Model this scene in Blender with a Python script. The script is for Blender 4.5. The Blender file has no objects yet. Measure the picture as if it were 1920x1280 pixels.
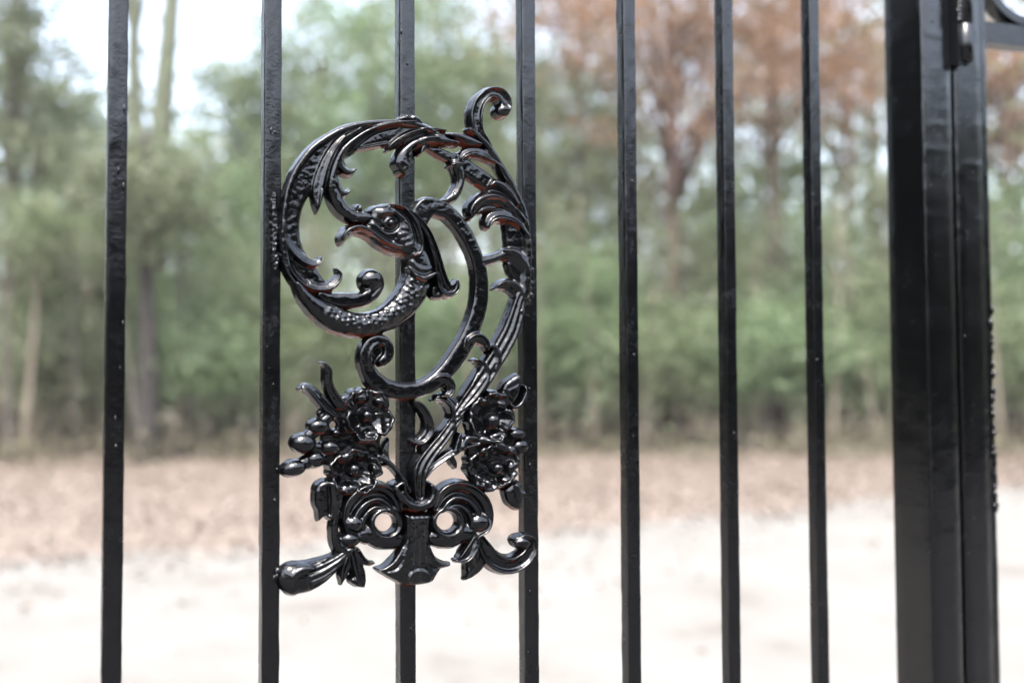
import bpy, math, random
import numpy as np

# ------------------------------------------------------------------ camera, sky, sun, exposure
scene = bpy.context.scene
C = scene.collection
FPX = 1867.0                      # focal length in pixels of a 1920 wide frame (35 mm lens)
PITCH, ROLL = 0.0376, -0.0048
CAM = np.array([0.0, 0.0, 1.25])
YAW, GD = 0.47137, 0.99718        # the gate: yaw, and its distance on the lens axis

cd = bpy.data.cameras.new('camera')
cam = bpy.data.objects.new('camera', cd); C.objects.link(cam)
cam.location = CAM
cd.lens = 35.0; cd.sensor_width = 36.0; cd.clip_start = 0.05; cd.clip_end = 600.0
_f = np.array([0, math.cos(PITCH), math.sin(PITCH)])
_u0 = np.array([0, -math.sin(PITCH), math.cos(PITCH)])
_r0 = np.array([1.0, 0, 0])
_r = _r0 * math.cos(ROLL) + _u0 * math.sin(ROLL)
_u = -_r0 * math.sin(ROLL) + _u0 * math.cos(ROLL)
from mathutils import Matrix
cam.matrix_world = Matrix(((_r[0], _u[0], -_f[0], CAM[0]), (_r[1], _u[1], -_f[1], CAM[1]),
                           (_r[2], _u[2], -_f[2], CAM[2]), (0, 0, 0, 1)))
cd.dof.use_dof = True
cd.dof.focus_distance = 0.945
cd.dof.aperture_fstop = 2.3
cd.dof.aperture_blades = 0
scene.camera = cam

SUN_EL, SUN_AZ = math.radians(63), math.radians(-172)     # azimuth measured from +y towards +x
world = bpy.data.worlds.new('World'); scene.world = world; world.use_nodes = True
nt = world.node_tree; nt.nodes.clear()
wo = nt.nodes.new('ShaderNodeOutputWorld'); bg = nt.nodes.new('ShaderNodeBackground')
sky = nt.nodes.new('ShaderNodeTexSky'); sky.sky_type = 'NISHITA'; sky.sun_disc = False
sky.sun_elevation = SUN_EL; sky.sun_rotation = SUN_AZ
sky.air_density = 1.0; sky.dust_density = 3.5; sky.ozone_density = 1.0
hs = nt.nodes.new('ShaderNodeHueSaturation'); hs.inputs['Saturation'].default_value = 0.62
nt.links.new(sky.outputs[0], hs.inputs['Color']); nt.links.new(hs.outputs[0], bg.inputs[0])
bg.inputs[1].default_value = 0.15
nt.links.new(bg.outputs[0], wo.inputs[0])

sl = bpy.data.lights.new('sun', 'SUN'); so = bpy.data.objects.new('sun', sl); C.objects.link(so)
sl.energy = 0.9; sl.angle = math.radians(24); sl.color = (1.0, 0.98, 0.95)
from mathutils import Vector
sd = Vector((math.sin(SUN_AZ) * math.cos(SUN_EL), math.cos(SUN_AZ) * math.cos(SUN_EL), math.sin(SUN_EL)))
so.rotation_euler = sd.to_track_quat('Z', 'Y').to_euler(); so.location = (-3, -12, 14)

vs = scene.view_settings
vs.view_transform = 'Standard'; vs.look = 'None'; vs.gamma = 1.0; vs.use_curve_mapping = False
vs.exposure = 2.72
scene.cycles.use_denoising = True
scene.cycles.max_bounces = 8

# ------------------------------------------------------------------ small helpers
def ray(px, py):
    d = _f[:, None] + _r[:, None] * ((np.atleast_1d(px) - 960.0) / FPX) + _u[:, None] * ((640.0 - np.atleast_1d(py)) / FPX)
    return d
GU = np.array([math.cos(YAW), math.sin(YAW), 0.0]); GN = np.array([math.sin(YAW), -math.cos(YAW), 0.0])
GO = np.array([0.0, GD, 0.0])
def gate_uz(px, py, n=0.0):
    """where the sight line of the photo's pixel meets the plane lying n metres before the bars' front"""
    px = np.asarray(px, float); d = ray(px.ravel(), np.asarray(py, float).ravel())
    t = (GN @ (GO + GN * n - CAM)) / (GN @ d)
    P = CAM[:, None] + d * t
    return (GU @ (P - GO[:, None])).reshape(px.shape), P[2].reshape(px.shape)

def mesh_np(name, V, F4=None, F3=None, smooth=True):
    me = bpy.data.meshes.new(name)
    V = np.asarray(V, np.float32).reshape(-1, 3)
    parts, tot = [], []
    if F4 is not None and len(F4): parts.append(np.asarray(F4, np.int32).ravel()); tot += [4] * len(F4)
    if F3 is not None and len(F3): parts.append(np.asarray(F3, np.int32).ravel()); tot += [3] * len(F3)
    loops = np.concatenate(parts); tot = np.array(tot, np.int32)
    st = np.concatenate([[0], np.cumsum(tot)[:-1]]).astype(np.int32)
    me.vertices.add(len(V)); me.vertices.foreach_set('co', V.ravel())
    me.loops.add(len(loops)); me.loops.foreach_set('vertex_index', loops)
    me.polygons.add(len(tot)); me.polygons.foreach_set('loop_start', st)
    me.polygons.foreach_set('use_smooth', np.full(len(tot), smooth))
    me.update(calc_edges=True); me.validate()
    return me

def obj(name, me, mat=None, parent=None):
    o = bpy.data.objects.new(name, me); C.objects.link(o)
    if mat is not None and not me.materials: me.materials.append(mat)
    if parent is not None: o.parent = parent
    return o
def tag(o, label=None, cat=None, group=None, kind=None):
    for k, v in (('label', label), ('category', cat), ('group', group), ('kind', kind)):
        if v: o[k] = v
    return o
def empty(name, loc, rz=0.0):
    o = bpy.data.objects.new(name, None); C.objects.link(o); o.empty_display_size = 0.1
    o.location = loc; o.rotation_euler = (0, 0, rz); return o

class MB:
    """collects quads and triangles into ONE mesh"""
    def __init__(s): s.V, s.Q, s.T, s.n = [], [], [], 0
    def add(s, V, Q=None, T=None):
        V = np.asarray(V, float).reshape(-1, 3); s.V.append(V)
        if Q is not None and len(Q): s.Q.append(np.asarray(Q, int) + s.n)
        if T is not None and len(T): s.T.append(np.asarray(T, int) + s.n)
        s.n += len(V)
    def tube(s, pts, rad, seg=8, flat=1.0, cap=True):
        P = np.asarray(pts, float); R = np.broadcast_to(np.asarray(rad, float), (len(P),))
        T = np.gradient(P, axis=0); T /= np.linalg.norm(T, axis=1)[:, None] + 1e-9
        ref = np.array([0, 1.0, 0]) if abs(T[0, 1]) < 0.8 else np.array([1.0, 0, 0])
        A = np.cross(T, ref); A /= np.linalg.norm(A, axis=1)[:, None]; B = np.cross(T, A)
        a = np.linspace(0, 2 * math.pi, seg, endpoint=False)
        ring = P[:, None] + R[:, None, None] * (np.cos(a)[None, :, None] * A[:, None] + flat * np.sin(a)[None, :, None] * B[:, None])
        n = len(P); i = np.arange(n - 1)[:, None] * seg; j = np.arange(seg)[None]; k = (j + 1) % seg
        Q = np.stack([i + j, i + k, i + seg + k, i + seg + j], -1).reshape(-1, 4)
        V = ring.reshape(-1, 3); T3 = []
        if cap:
            V = np.concatenate([V, P[:1], P[-1:]]); c0, c1 = n * seg, n * seg + 1
            for q in range(seg):
                T3 += [(c0, (q + 1) % seg, q), (c1, (n - 1) * seg + q, (n - 1) * seg + (q + 1) % seg)]
        s.add(V, Q, T3)
    def box(s, lo, hi):
        x0, y0, z0 = lo; x1, y1, z1 = hi
        V = [(x, y, z) for z in (z0, z1) for y in (y0, y1) for x in (x0, x1)]
        s.add(V, [(0, 2, 3, 1), (4, 5, 7, 6), (0, 1, 5, 4), (2, 6, 7, 3), (0, 4, 6, 2), (1, 3, 7, 5)])
    def blob(s, c, r, seg=12, rows=7):
        r = np.broadcast_to(np.asarray(r, float), (3,)); th = np.linspace(0, math.pi, rows)
        a = np.linspace(0, 2 * math.pi, seg, endpoint=False)
        V = np.stack([np.sin(th)[:, None] * np.cos(a), np.sin(th)[:, None] * np.sin(a), np.cos(th)[:, None] * np.ones(seg)], -1)
        V = V * r + np.asarray(c, float)
        i = np.arange(rows - 1)[:, None] * seg; j = np.arange(seg)[None]; k = (j + 1) % seg
        s.add(V.reshape(-1, 3), np.stack([i + j, i + seg + j, i + seg + k, i + k], -1).reshape(-1, 4))
    def build(s, name, mat, parent=None, smooth=True):
        me = mesh_np(name, np.concatenate(s.V), np.concatenate(s.Q) if s.Q else None, np.concatenate(s.T) if s.T else None, smooth)
        return obj(name, me, mat, parent)

_rng = np.random.default_rng(7)
_tab = _rng.random((64, 64))
def vnoise(x, y, seed=0):
    """smooth value noise, -1..1"""
    x = np.asarray(x, float) + seed * 17.31; y = np.asarray(y, float) + seed * 7.77
    xi = np.floor(x).astype(int); yi = np.floor(y).astype(int); fx = x - xi; fy = y - yi
    fx = fx * fx * (3 - 2 * fx); fy = fy * fy * (3 - 2 * fy)
    g = lambda a, b: _tab[a % 64, b % 64]
    v = (g(xi, yi) * (1 - fx) + g(xi + 1, yi) * fx) * (1 - fy) + (g(xi, yi + 1) * (1 - fx) + g(xi + 1, yi + 1) * fx) * fy
    return v * 2 - 1

# ------------------------------------------------------------------ materials
def mat(name):
    m = bpy.data.materials.new(name); m.use_nodes = True
    t = m.node_tree; p = t.nodes['Principled BSDF']
    return m, t, p, t.nodes['Material Output']
def N(t, kind, **kw):
    n = t.nodes.new(kind)
    for k, v in kw.items():
        if k.startswith('i_'):
            n.inputs[k[2:].replace('_', ' ')].default_value = v
        else: setattr(n, k, v)
    return n
def ramp(t, src, stops):
    r = t.nodes.new('ShaderNodeValToRGB'); e = r.color_ramp.elements
    while len(e) < len(stops): e.new(0.5)
    for q, (p, c) in zip(e, stops):
        q.position = p; q.color = (c, c, c, 1) if np.isscalar(c) else (*c, 1)
    t.links.new(src, r.inputs[0]); return r

def paint(name, primer=False, streak=1.0, lump=1.0, rough=0.2):
    m, t, p, o = mat(name); L = t.links.new
    tc = N(t, 'ShaderNodeTexCoord')
    fine = N(t, 'ShaderNodeTexNoise', i_Scale=430.0, i_Detail=3.0)
    L(tc.outputs['Object'], fine.inputs['Vector'])
    mid = N(t, 'ShaderNodeTexNoise', i_Scale=170.0, i_Detail=3.0, i_Roughness=0.6)
    L(tc.outputs['Object'], mid.inputs['Vector'])
    mp = N(t, 'ShaderNodeMapping'); mp.inputs['Scale'].default_value = (1, 1, 0.08)
    L(tc.outputs['Object'], mp.inputs['Vector'])
    st = N(t, 'ShaderNodeTexNoise', i_Scale=420.0, i_Detail=2.0); L(mp.outputs[0], st.inputs['Vector'])
    b1 = N(t, 'ShaderNodeBump', i_Strength=0.35 * lump, i_Distance=0.0006); L(mid.outputs[0], b1.inputs['Height'])
    b2 = N(t, 'ShaderNodeBump', i_Strength=0.30 * streak, i_Distance=0.0004); L(st.outputs[0], b2.inputs['Height']); L(b1.outputs[0], b2.inputs['Normal'])
    b3 = N(t, 'ShaderNodeBump', i_Strength=0.35 * lump, i_Distance=0.0003); L(fine.outputs[0], b3.inputs['Height']); L(b2.outputs[0], b3.inputs['Normal'])
    L(b3.outputs[0], p.inputs['Normal'])
    big = N(t, 'ShaderNodeTexNoise', i_Scale=22.0, i_Detail=5.0, i_Roughness=0.65); L(tc.outputs['Object'], big.inputs['Vector'])
    av = N(t, 'ShaderNodeMath', operation='MULTIPLY_ADD'); av.inputs[1].default_value = 0.4; L(mid.outputs[0], av.inputs[0])
    a2 = N(t, 'ShaderNodeMath', operation='MULTIPLY'); a2.inputs[1].default_value = 0.6; L(big.outputs[0], a2.inputs[0]); L(a2.outputs[0], av.inputs[2])
    rr = ramp(t, av.outputs[0], [(0.36, rough * 0.7), (0.52, rough), (0.66, rough * 1.8)]); L(rr.outputs[0], p.inputs['Roughness'])
    p.inputs['Base Color'].default_value = (0.001, 0.0011, 0.0014, 1)
    p.inputs['IOR'].default_value = 1.5
    if primer:      # red oxide primer left bare where the spray from above and the front never reached
        ge = N(t, 'ShaderNodeNewGeometry'); sx = N(t, 'ShaderNodeSeparateXYZ'); L(ge.outputs['Normal'], sx.inputs[0])
        pn = N(t, 'ShaderNodeTexNoise', i_Scale=60.0, i_Detail=3.0); L(tc.outputs['Object'], pn.inputs['Vector'])
        a = N(t, 'ShaderNodeMath', operation='MULTIPLY_ADD'); a.inputs[1].default_value = 0.9; L(pn.outputs[0], a.inputs[0]); L(sx.outputs[2], a.inputs[2])
        rp = ramp(t, a.outputs[0], [(0.0, 1.0), (0.06, 0.0)])
        # shift: (nz + .9 noise) below about -0.1 is primer
        sh = N(t, 'ShaderNodeMath', operation='ADD'); sh.inputs[1].default_value = 0.40; L(a.outputs[0], sh.inputs[0]); L(sh.outputs[0], rp.inputs[0])
        mx = N(t, 'ShaderNodeMix', data_type='RGBA'); L(rp.outputs[0], mx.inputs['Factor'])
        mx.inputs['A'].default_value = (0.001, 0.0011, 0.0014, 1); mx.inputs['B'].default_value = (0.16, 0.035, 0.018, 1)
        L(mx.outputs['Result'], p.inputs['Base Color'])
    return m
M_BAR = paint('bar_paint', streak=1.0)
M_POST = paint('post_paint', streak=0.9, lump=0.8, rough=0.16)
M_ORN = paint('ornament_paint', primer=True, streak=0.0, lump=0.9, rough=0.13)

def leaf_mat(name, c1, c2, c3, trans=0.5):
    m, t, p, o = mat(name); L = t.links.new
    ge = N(t, 'ShaderNodeNewGeometry')
    r = ramp(t, ge.outputs['Random Per Island'], [(0.0, c1), (0.5, c2), (1.0, c3)])
    L(r.outputs[0], p.inputs['Base Color']); p.inputs['Roughness'].default_value = 0.38
    tr = N(t, 'ShaderNodeBsdfTranslucent'); L(r.outputs[0], tr.inputs['Color'])
    mx = N(t, 'ShaderNodeMixShader'); mx.inputs[0].default_value = trans
    L(p.outputs[0], mx.inputs[1]); L(tr.outputs[0], mx.inputs[2]); L(mx.outputs[0], o.inputs['Surface'])
    return m
M_LEAF = leaf_mat('green_leaves', (0.105, 0.135, 0.065), (0.17, 0.212, 0.108), (0.27, 0.322, 0.185))
M_LEAF_DARK = leaf_mat('dull_green_leaves', (0.10, 0.12, 0.065), (0.155, 0.178, 0.10), (0.24, 0.265, 0.16))
M_LEAF_BRIGHT = leaf_mat('bright_green_leaves', (0.115, 0.165, 0.078), (0.175, 0.245, 0.122), (0.265, 0.345, 0.19))
M_LEAF_DEAD = leaf_mat('dead_brown_needles', (0.17, 0.095, 0.052), (0.255, 0.148, 0.085), (0.36, 0.235, 0.15))
M_LITTER = leaf_mat('fallen_leaves', (0.085, 0.062, 0.045), (0.165, 0.128, 0.098), (0.25, 0.21, 0.172), 0.15)

def bark(name, c1, c2):
    m, t, p, o = mat(name); L = t.links.new
    tc = N(t, 'ShaderNodeTexCoord'); mp = N(t, 'ShaderNodeMapping'); mp.inputs['Scale'].default_value = (1, 1, 0.2)
    L(tc.outputs['Object'], mp.inputs['Vector'])
    n = N(t, 'ShaderNodeTexNoise', i_Scale=14.0, i_Detail=4.0); L(mp.outputs[0], n.inputs['Vector'])
    r = ramp(t, n.outputs[0], [(0.35, c1), (0.65, c2)]); L(r.outputs[0], p.inputs['Base Color'])
    p.inputs['Roughness'].default_value = 0.85
    b = N(t, 'ShaderNodeBump', i_Strength=0.6, i_Distance=0.02); L(n.outputs[0], b.inputs['Height']); L(b.outputs[0], p.inputs['Normal'])
    return m
M_BARK = bark('grey_brown_bark', (0.07, 0.06, 0.05), (0.13, 0.115, 0.098))
M_BARK_DARK = bark('dark_bark', (0.045, 0.037, 0.032), (0.09, 0.075, 0.065))
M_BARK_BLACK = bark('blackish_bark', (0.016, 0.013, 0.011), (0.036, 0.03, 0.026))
M_BARK_PALE = bark('pale_tan_bark', (0.14, 0.115, 0.085), (0.23, 0.195, 0.15))
M_BARK_MOSS = bark('mossy_bark', (0.055, 0.065, 0.035), (0.11, 0.115, 0.075))
M_BARK_RED = bark('reddish_bark', (0.06, 0.036, 0.028), (0.11, 0.068, 0.055))

def ground_mat():
    m, t, p, o = mat('leaf_strewn_soil'); L = t.links.new
    tc = N(t, 'ShaderNodeTexCoord')
    n = N(t, 'ShaderNodeTexNoise', i_Scale=9.0, i_Detail=6.0, i_Roughness=0.7); L(tc.outputs['Object'], n.inputs['Vector'])
    r = ramp(t, n.outputs[0], [(0.3, (0.09, 0.065, 0.05)), (0.5, (0.16, 0.125, 0.10)), (0.7, (0.23, 0.185, 0.155))]); L(r.outputs[0], p.inputs['Base Color'])
    p.inputs['Roughness'].default_value = 0.9
    b = N(t, 'ShaderNodeBump', i_Strength=0.6, i_Distance=0.03); L(n.outputs[0], b.inputs['Height']); L(b.outputs[0], p.inputs['Normal'])
    return m
def sand_mat():
    m, t, p, o = mat('pale_sand'); L = t.links.new
    tc = N(t, 'ShaderNodeTexCoord')
    n = N(t, 'ShaderNodeTexNoise', i_Scale=1.3, i_Detail=8.0, i_Roughness=0.65); L(tc.outputs['Object'], n.inputs['Vector'])
    r = ramp(t, n.outputs[0], [(0.30, (0.108, 0.096, 0.080)), (0.44, (0.149, 0.140, 0.124)), (0.56, (0.158, 0.150, 0.135)), (0.70, (0.172, 0.165, 0.151))]); L(r.outputs[0], p.inputs['Base Color'])
    g = N(t, 'ShaderNodeTexNoise', i_Scale=60.0, i_Detail=4.0); L(tc.outputs['Object'], g.inputs['Vector'])
    b = N(t, 'ShaderNodeBump', i_Strength=0.5, i_Distance=0.01); L(g.outputs[0], b.inputs['Height']); L(b.outputs[0], p.inputs['Normal'])
    p.inputs['Roughness'].default_value = 0.95
    return m
M_SOIL, M_SAND = ground_mat(), sand_mat()

# ------------------------------------------------------------------ the ground
def wedge(px, py, n=0):     # ground point behind a photo pixel
    d = ray(px, py)[:, 0]; t = -CAM[2] / d[2]; return CAM + d * t
# forest floor: one sheet out to the horizon, gently uneven close by
gx = np.concatenate([[-400, -150, -60], np.linspace(-30, 30, 61), [60, 150, 400]])
gy = np.concatenate([[-400, -150, -60], np.linspace(-30, 40, 71), [60, 150, 400]])
X, Y = np.meshgrid(gx, gy)
def ground_z(x, y):
    k = np.clip((y - 12.0) / 3, 0, 1) * np.clip((60 - np.abs(x)) / 20, 0, 1) * np.clip((60 - np.abs(y)) / 20, 0, 1)
    return k * 0.08 * (vnoise(x * 0.35, y * 0.35, 1) + 0.6)
Z = ground_z(X, Y)
i = np.arange(len(gy) - 1)[:, None] * len(gx) + np.arange(len(gx) - 1)[None]
Q = np.stack([i, i + 1, i + len(gx) + 1, i + len(gx)], -1).reshape(-1, 4)
tag(obj('ground', mesh_np('ground', np.stack([X, Y, Z], -1).reshape(-1, 3), Q), M_SOIL), kind='structure')
# the sandy driveway, its far edge ragged
n = 260
xs = np.linspace(-45, 45, n)
def drive_edge(x):
    return 8.5 + 0.50 * np.clip(x, -5.5, 6) + 0.55 * vnoise(x * 0.55, 0.3, 2) + 0.28 * vnoise(x * 2.1, 0.7, 3)
rows = np.linspace(0, 1, 10)
DX = np.repeat(xs[None], 10, 0); e = drive_edge(xs)
DY = 0.9 + (e[None] - 0.9) * rows[:, None]
DZ = np.full_like(DX, 0.004)
i = np.arange(9)[:, None] * n + np.arange(n - 1)[None]
tag(obj('driveway', mesh_np('driveway', np.stack([DX, DY, DZ], -1).reshape(-1, 3),
        np.stack([i, i + 1, i + n + 1, i + n], -1).reshape(-1, 4)), M_SAND), kind='structure')

# unseen dark sheet on the near side, added to darken the gate's reflections
mr, tr_, pr, _o = mat('dark_ground'); na = N(tr_, 'ShaderNodeTexNoise', i_Scale=90.0, i_Detail=4.0)
ra = ramp(tr_, na.outputs[0], [(0.3, 0.03), (0.7, 0.07)]); tr_.links.new(ra.outputs[0], pr.inputs['Base Color']); pr.inputs['Roughness'].default_value = 0.9
V = [(-45, -9, 0.004), (45, -9, 0.004), (45, 0.898, 0.004), (-45, 0.898, 0.004)]
tag(obj('unseen_dark_ground', mesh_np('unseen_dark_ground', V, [(0, 1, 2, 3)]), mr), kind='structure')

def leaf_quads(P, size, rng, flat=0.0):
    """one small leaf (four corners) at every point"""
    n = len(P); a = rng.normal(size=(n, 3)); a[:, 2] *= (1 - flat); a /= np.linalg.norm(a, axis=1)[:, None]
    b = rng.normal(size=(n, 3)); b[:, 2] *= (1 - flat); b -= a * (a * b).sum(1)[:, None]; b /= np.linalg.norm(b, axis=1)[:, None]
    s = size * rng.uniform(0.6, 1.3, (n, 1))
    up = np.cross(a, b) * s * 0.12
    V = np.stack([P - a * s * 0.5 + up, P + b * s * 0.28, P + a * s * 0.5 + up, P - b * s * 0.28], 1).reshape(-1, 3)
    return V, np.arange(4 * n).reshape(n, 4)

rng = np.random.default_rng(11)
# dead leaves lying along the edge of the wood, thinning out over the sand
n = 52000
x = rng.uniform(-13, 14, n); y = drive_edge(x); y = y - 0.6 + rng.beta(1.3, 1.1, n) * (18.2 - y)
P = np.stack([x, y, ground_z(x, y) + rng.uniform(0.008, 0.05, n)], -1)
n2 = 1700
x2 = rng.uniform(-10, 12, n2); y2 = drive_edge(x2) - rng.exponential(0.9, n2)
P2 = np.stack([x2, y2, np.full(n2, 0.012)], -1); P2 = P2[y2 > 3]
V, F = leaf_quads(np.concatenate([P, P2]), 0.068, rng, 0.75)
tag(obj('leaf_litter', mesh_np('leaf_litter', V, F, smooth=False), M_LITTER),
    'brown dead leaves carpeting the ground between sand and wood', 'leaves', kind='stuff')

# ------------------------------------------------------------------ the wood
def px_world(px, dist): return (px - 960.0) / FPX * dist
def z_at(py, dist): return 1.25 + (710 - py) / FPX * dist

def tree_parts(h, r, lean, limbs, zlo, zhi, rx, ry, clumps, per, sig, leaf, seed, crown_pow=1.0, fork=True):
    """returns trunk MB and crown leaves; local coordinates, base at the origin"""
    g = np.random.default_rng(seed)
    mb = MB(); k = np.linspace(0, 1, 9)
    wob = np.cumsum(g.normal(0, 0.03 * h / 8, (9, 2)), 0) * 0.6
    tp = np.stack([lean[0] * k + wob[:, 0], lean[1] * k + wob[:, 1], k * h], -1)
    tp[:, :2] -= tp[0, :2]; tp[0, 2] = -0.12
    mb.tube(tp, r * (1 - 0.75 * k) + r * 0.35 * np.exp(-k * 18), 9)
    cs = []
    for q in range(clumps):
        u = g.normal(size=3); u /= np.linalg.norm(u); u *= g.random() ** 0.45
        zz = zlo + (zhi - zlo) * (0.5 + 0.5 * u[2])
        f = min(max(zz / h, 0), 1); ax = np.array([np.interp(f, k, tp[:, 0]), np.interp(f, k, tp[:, 1])])
        c = np.array([ax[0] + u[0] * rx, ax[1] + u[1] * ry, zz]); cs.append(c)
        if q < limbs:
            f0 = max(0.08, min(0.97, f - 0.12 - 0.1 * g.random()))
            s0 = np.array([np.interp(f0, k, tp[:, 0]), np.interp(f0, k, tp[:, 1]), f0 * h])
            m = (s0 + c) / 2 + g.normal(0, 0.12, 3) + np.array([0, 0, 0.12])
            r0 = max(0.012, r * (1 - 0.75 * f0) * 0.42)
            mb.tube([s0, m, c], [r0, r0 * 0.6, r0 * 0.18], 6)
    cs = np.array(cs)
    L = (cs[:, None] + g.normal(size=(len(cs), per, 3)) * sig * g.uniform(0.5, 1.4, (len(cs), 1, 1)) * np.array([1.15, 1.15, 0.75])).reshape(-1, 3)
    L = L[L[:, 2] > 0.05]
    V, F = leaf_quads(L, leaf, g)
    return mb, V, F
def tree(name, px, dist, label, cat, bark_m, leaf_m, h, r, zlo, zhi, rx, clumps, per, sig, leaf=0.12, lean=(0, 0), limbs=14, group=None, ry=None, x=None):
    seed = int(abs(px) * 13 + dist * 101) % 99991
    X0 = px_world(px, dist) if x is None else x
    t = tag(empty(name, (X0, dist, float(ground_z(np.array(X0), np.array(dist)))), 0), label, cat, group)
    mb, V, F = tree_parts(h, r, lean, limbs, zlo, zhi, rx, ry or rx * 0.8, int(clumps * 1.3), int(per * 1.35), sig * (1.15 if name.endswith('shrub') else 0.92), leaf, seed)
    shrub = name.endswith('shrub')
    mb.build('stem' if shrub else 'trunk', bark_m, t)
    if len(F): obj('foliage' if shrub else 'crown', mesh_np('crown', V, F, smooth=False), leaf_m, t)
    return t

T = 'tree'
# trees one can tell apart, left to right
tree('broadleaf_tree', 10, 17.5, 'tall dull green tree filling the top left corner', T, M_BARK_DARK, M_LEAF_DARK, 9.5, 0.16, 3.0, 10.0, 1.2, 60, 70, 0.24)
tree('sapling', 48, 15.6, 'pale tan slender bare trunk standing at the far left edge of the wood', T, M_BARK_PALE, M_LEAF, 4.2, 0.07, 2.9, 4.4, 0.6, 20, 50, 0.2, lean=(0.2, 0.1))
tree('broadleaf_tree', 165, 18.5, 'rounded green tree below the white sky gap, left of the two mossy trunks', T, M_BARK, M_LEAF, 5.4, 0.10, 0.9, 5.6, 1.5, 66, 70, 0.26)
tree('mossy_tree', 256, 21.0, 'straight mossy trunk rising into the white sky, left one of the pair', T, M_BARK_MOSS, M_LEAF, 13, 0.30, 10.6, 13.5, 2.0, 30, 50, 0.3, lean=(0, 0))
tree('mossy_tree', 262, 20.0, 'mossy trunk leaning to the right against the white sky', T, M_BARK_MOSS, M_LEAF, 13, 0.38, 10.8, 13.5, 2.0, 30, 50, 0.3, lean=(0.9, 0))
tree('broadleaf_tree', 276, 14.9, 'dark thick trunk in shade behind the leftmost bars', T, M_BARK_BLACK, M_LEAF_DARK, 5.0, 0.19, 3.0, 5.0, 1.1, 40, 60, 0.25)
tree('broadleaf_tree', 405, 18.0, 'soft light green tree right of the mossy trunks', T, M_BARK, M_LEAF_BRIGHT, 5.6, 0.10, 1.2, 5.8, 1.5, 70, 65, 0.26)
tree('broadleaf_tree', 600, 18.8, 'airy light green tree behind the upper left of the scroll ornament', T, M_BARK, M_LEAF, 8.0, 0.12, 2.4, 8.6, 1.6, 74, 58, 0.26)
tree('broadleaf_tree', 800, 18.2, 'olive green tree behind the bird ornament, reaching the top of the picture', T, M_BARK, M_LEAF, 8.6, 0.13, 2.4, 8.9, 1.5, 80, 56, 0.26)
tree('evergreen_tree', 1085, 17.6, 'darker green tree right of the ornament with drooping boughs', T, M_BARK_DARK, M_LEAF_DARK, 6.4, 0.12, 1.6, 6.6, 1.25, 70, 66, 0.25)
tree('dead_tree', 1262, 17.0, 'tree with rust brown dead foliage and a reddish trunk', T, M_BARK_RED, M_LEAF_DEAD, 9.5, 0.22, 4.8, 9.8, 3.0, 92, 56, 0.32, limbs=26)
tree('dead_tree', 1600, 19.0, 'brown leaved dead tree with white sky showing through, left of the post', T, M_BARK_RED, M_LEAF_DEAD, 9.5, 0.14, 5.6, 10.2, 1.9, 56, 52, 0.26, limbs=20)
tree('dead_tree', 1905, 18.2, 'brown leaved dead tree showing right of the post', T, M_BARK_RED, M_LEAF_DEAD, 8.0, 0.13, 4.8, 8.2, 1.3, 40, 60, 0.26)
tree('broadleaf_tree', 1430, 19.5, 'thin green tree behind the brown foliage between the two right bars', T, M_BARK, M_LEAF, 6.4, 0.11, 1.4, 6.0, 1.5, 60, 60, 0.27)
tree('broadleaf_tree', 1760, 18.5, 'pale green tree behind the gate post', T, M_BARK, M_LEAF, 6.0, 0.11, 0.8, 5.6, 1.4, 60, 60, 0.27)
tree('broadleaf_tree', 700, 17.8, 'slender light green tree just left of the ornament hook, tall and airy', T, M_BARK, M_LEAF_BRIGHT, 8.6, 0.10, 3.0, 8.8, 1.2, 56, 56, 0.26)
tree('broadleaf_tree', 925, 18.9, 'green tree between the ornament and the fifth bar, leaves up to the top edge', T, M_BARK, M_LEAF, 9.0, 0.11, 3.2, 9.6, 1.3, 66, 56, 0.26)
tree('broadleaf_tree', 520, 19.4, 'green tree beside the second bar at the right end of the white sky gap', T, M_BARK, M_LEAF, 8.4, 0.11, 3.0, 8.4, 0.9, 46, 56, 0.26)
tree('dead_tree', 1090, 18.6, 'slim brown leaved tree left of the reddish trunk, its boughs near the top edge', T, M_BARK_RED, M_LEAF_DEAD, 9.6, 0.11, 6.4, 10.2, 1.6, 34, 46, 0.30, limbs=18)
tree('dead_tree', 1450, 17.6, 'brown leaved tree behind the sixth and seventh bars', T, M_BARK_RED, M_LEAF_DEAD, 9.0, 0.12, 5.0, 9.4, 1.9, 38, 46, 0.32, limbs=20)
tree('broadleaf_tree', 130, 18.9, 'sparse green tree at the left end of the white sky gap, beside the corner tree', T, M_BARK, M_LEAF, 7.4, 0.09, 4.0, 7.7, 1.1, 40, 40, 0.26)
tree('broadleaf_tree', 440, 19.2, 'sparse light green tree reaching into the right part of the white sky gap', T, M_BARK, M_LEAF, 7.6, 0.09, 4.2, 8.2, 0.9, 40, 42, 0.26)
for px, d, h, m, lab in ((1160, 18.0, 4.4, M_LEAF_BRIGHT, 'small fresh green tree just left of the reddish trunk'),
                         (1355, 17.4, 5.0, M_LEAF, 'small green tree standing right of the reddish trunk'),
                         (1530, 17.8, 4.3, M_LEAF_BRIGHT, 'small fresh green tree behind the last thin bar'),
                         (1660, 17.2, 5.2, M_LEAF_DARK, 'small dull green tree at the left edge of the post'),
                         (1040, 18.2, 5.4, M_LEAF, 'small green tree just right of the fourth bar'),
                         (1900, 17.6, 4.6, M_LEAF_BRIGHT, 'small fresh green tree at the right picture edge, under brown leaves'),
                         (95, 17.4, 4.8, M_LEAF, 'small green tree left of the first bar')):
    tree('small_tree', px, d, lab, T, M_BARK, m, h * 0.95, 0.07, 0.9, h, 0.95, 40, 52, 0.28)
S = 'shrub'
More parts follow.
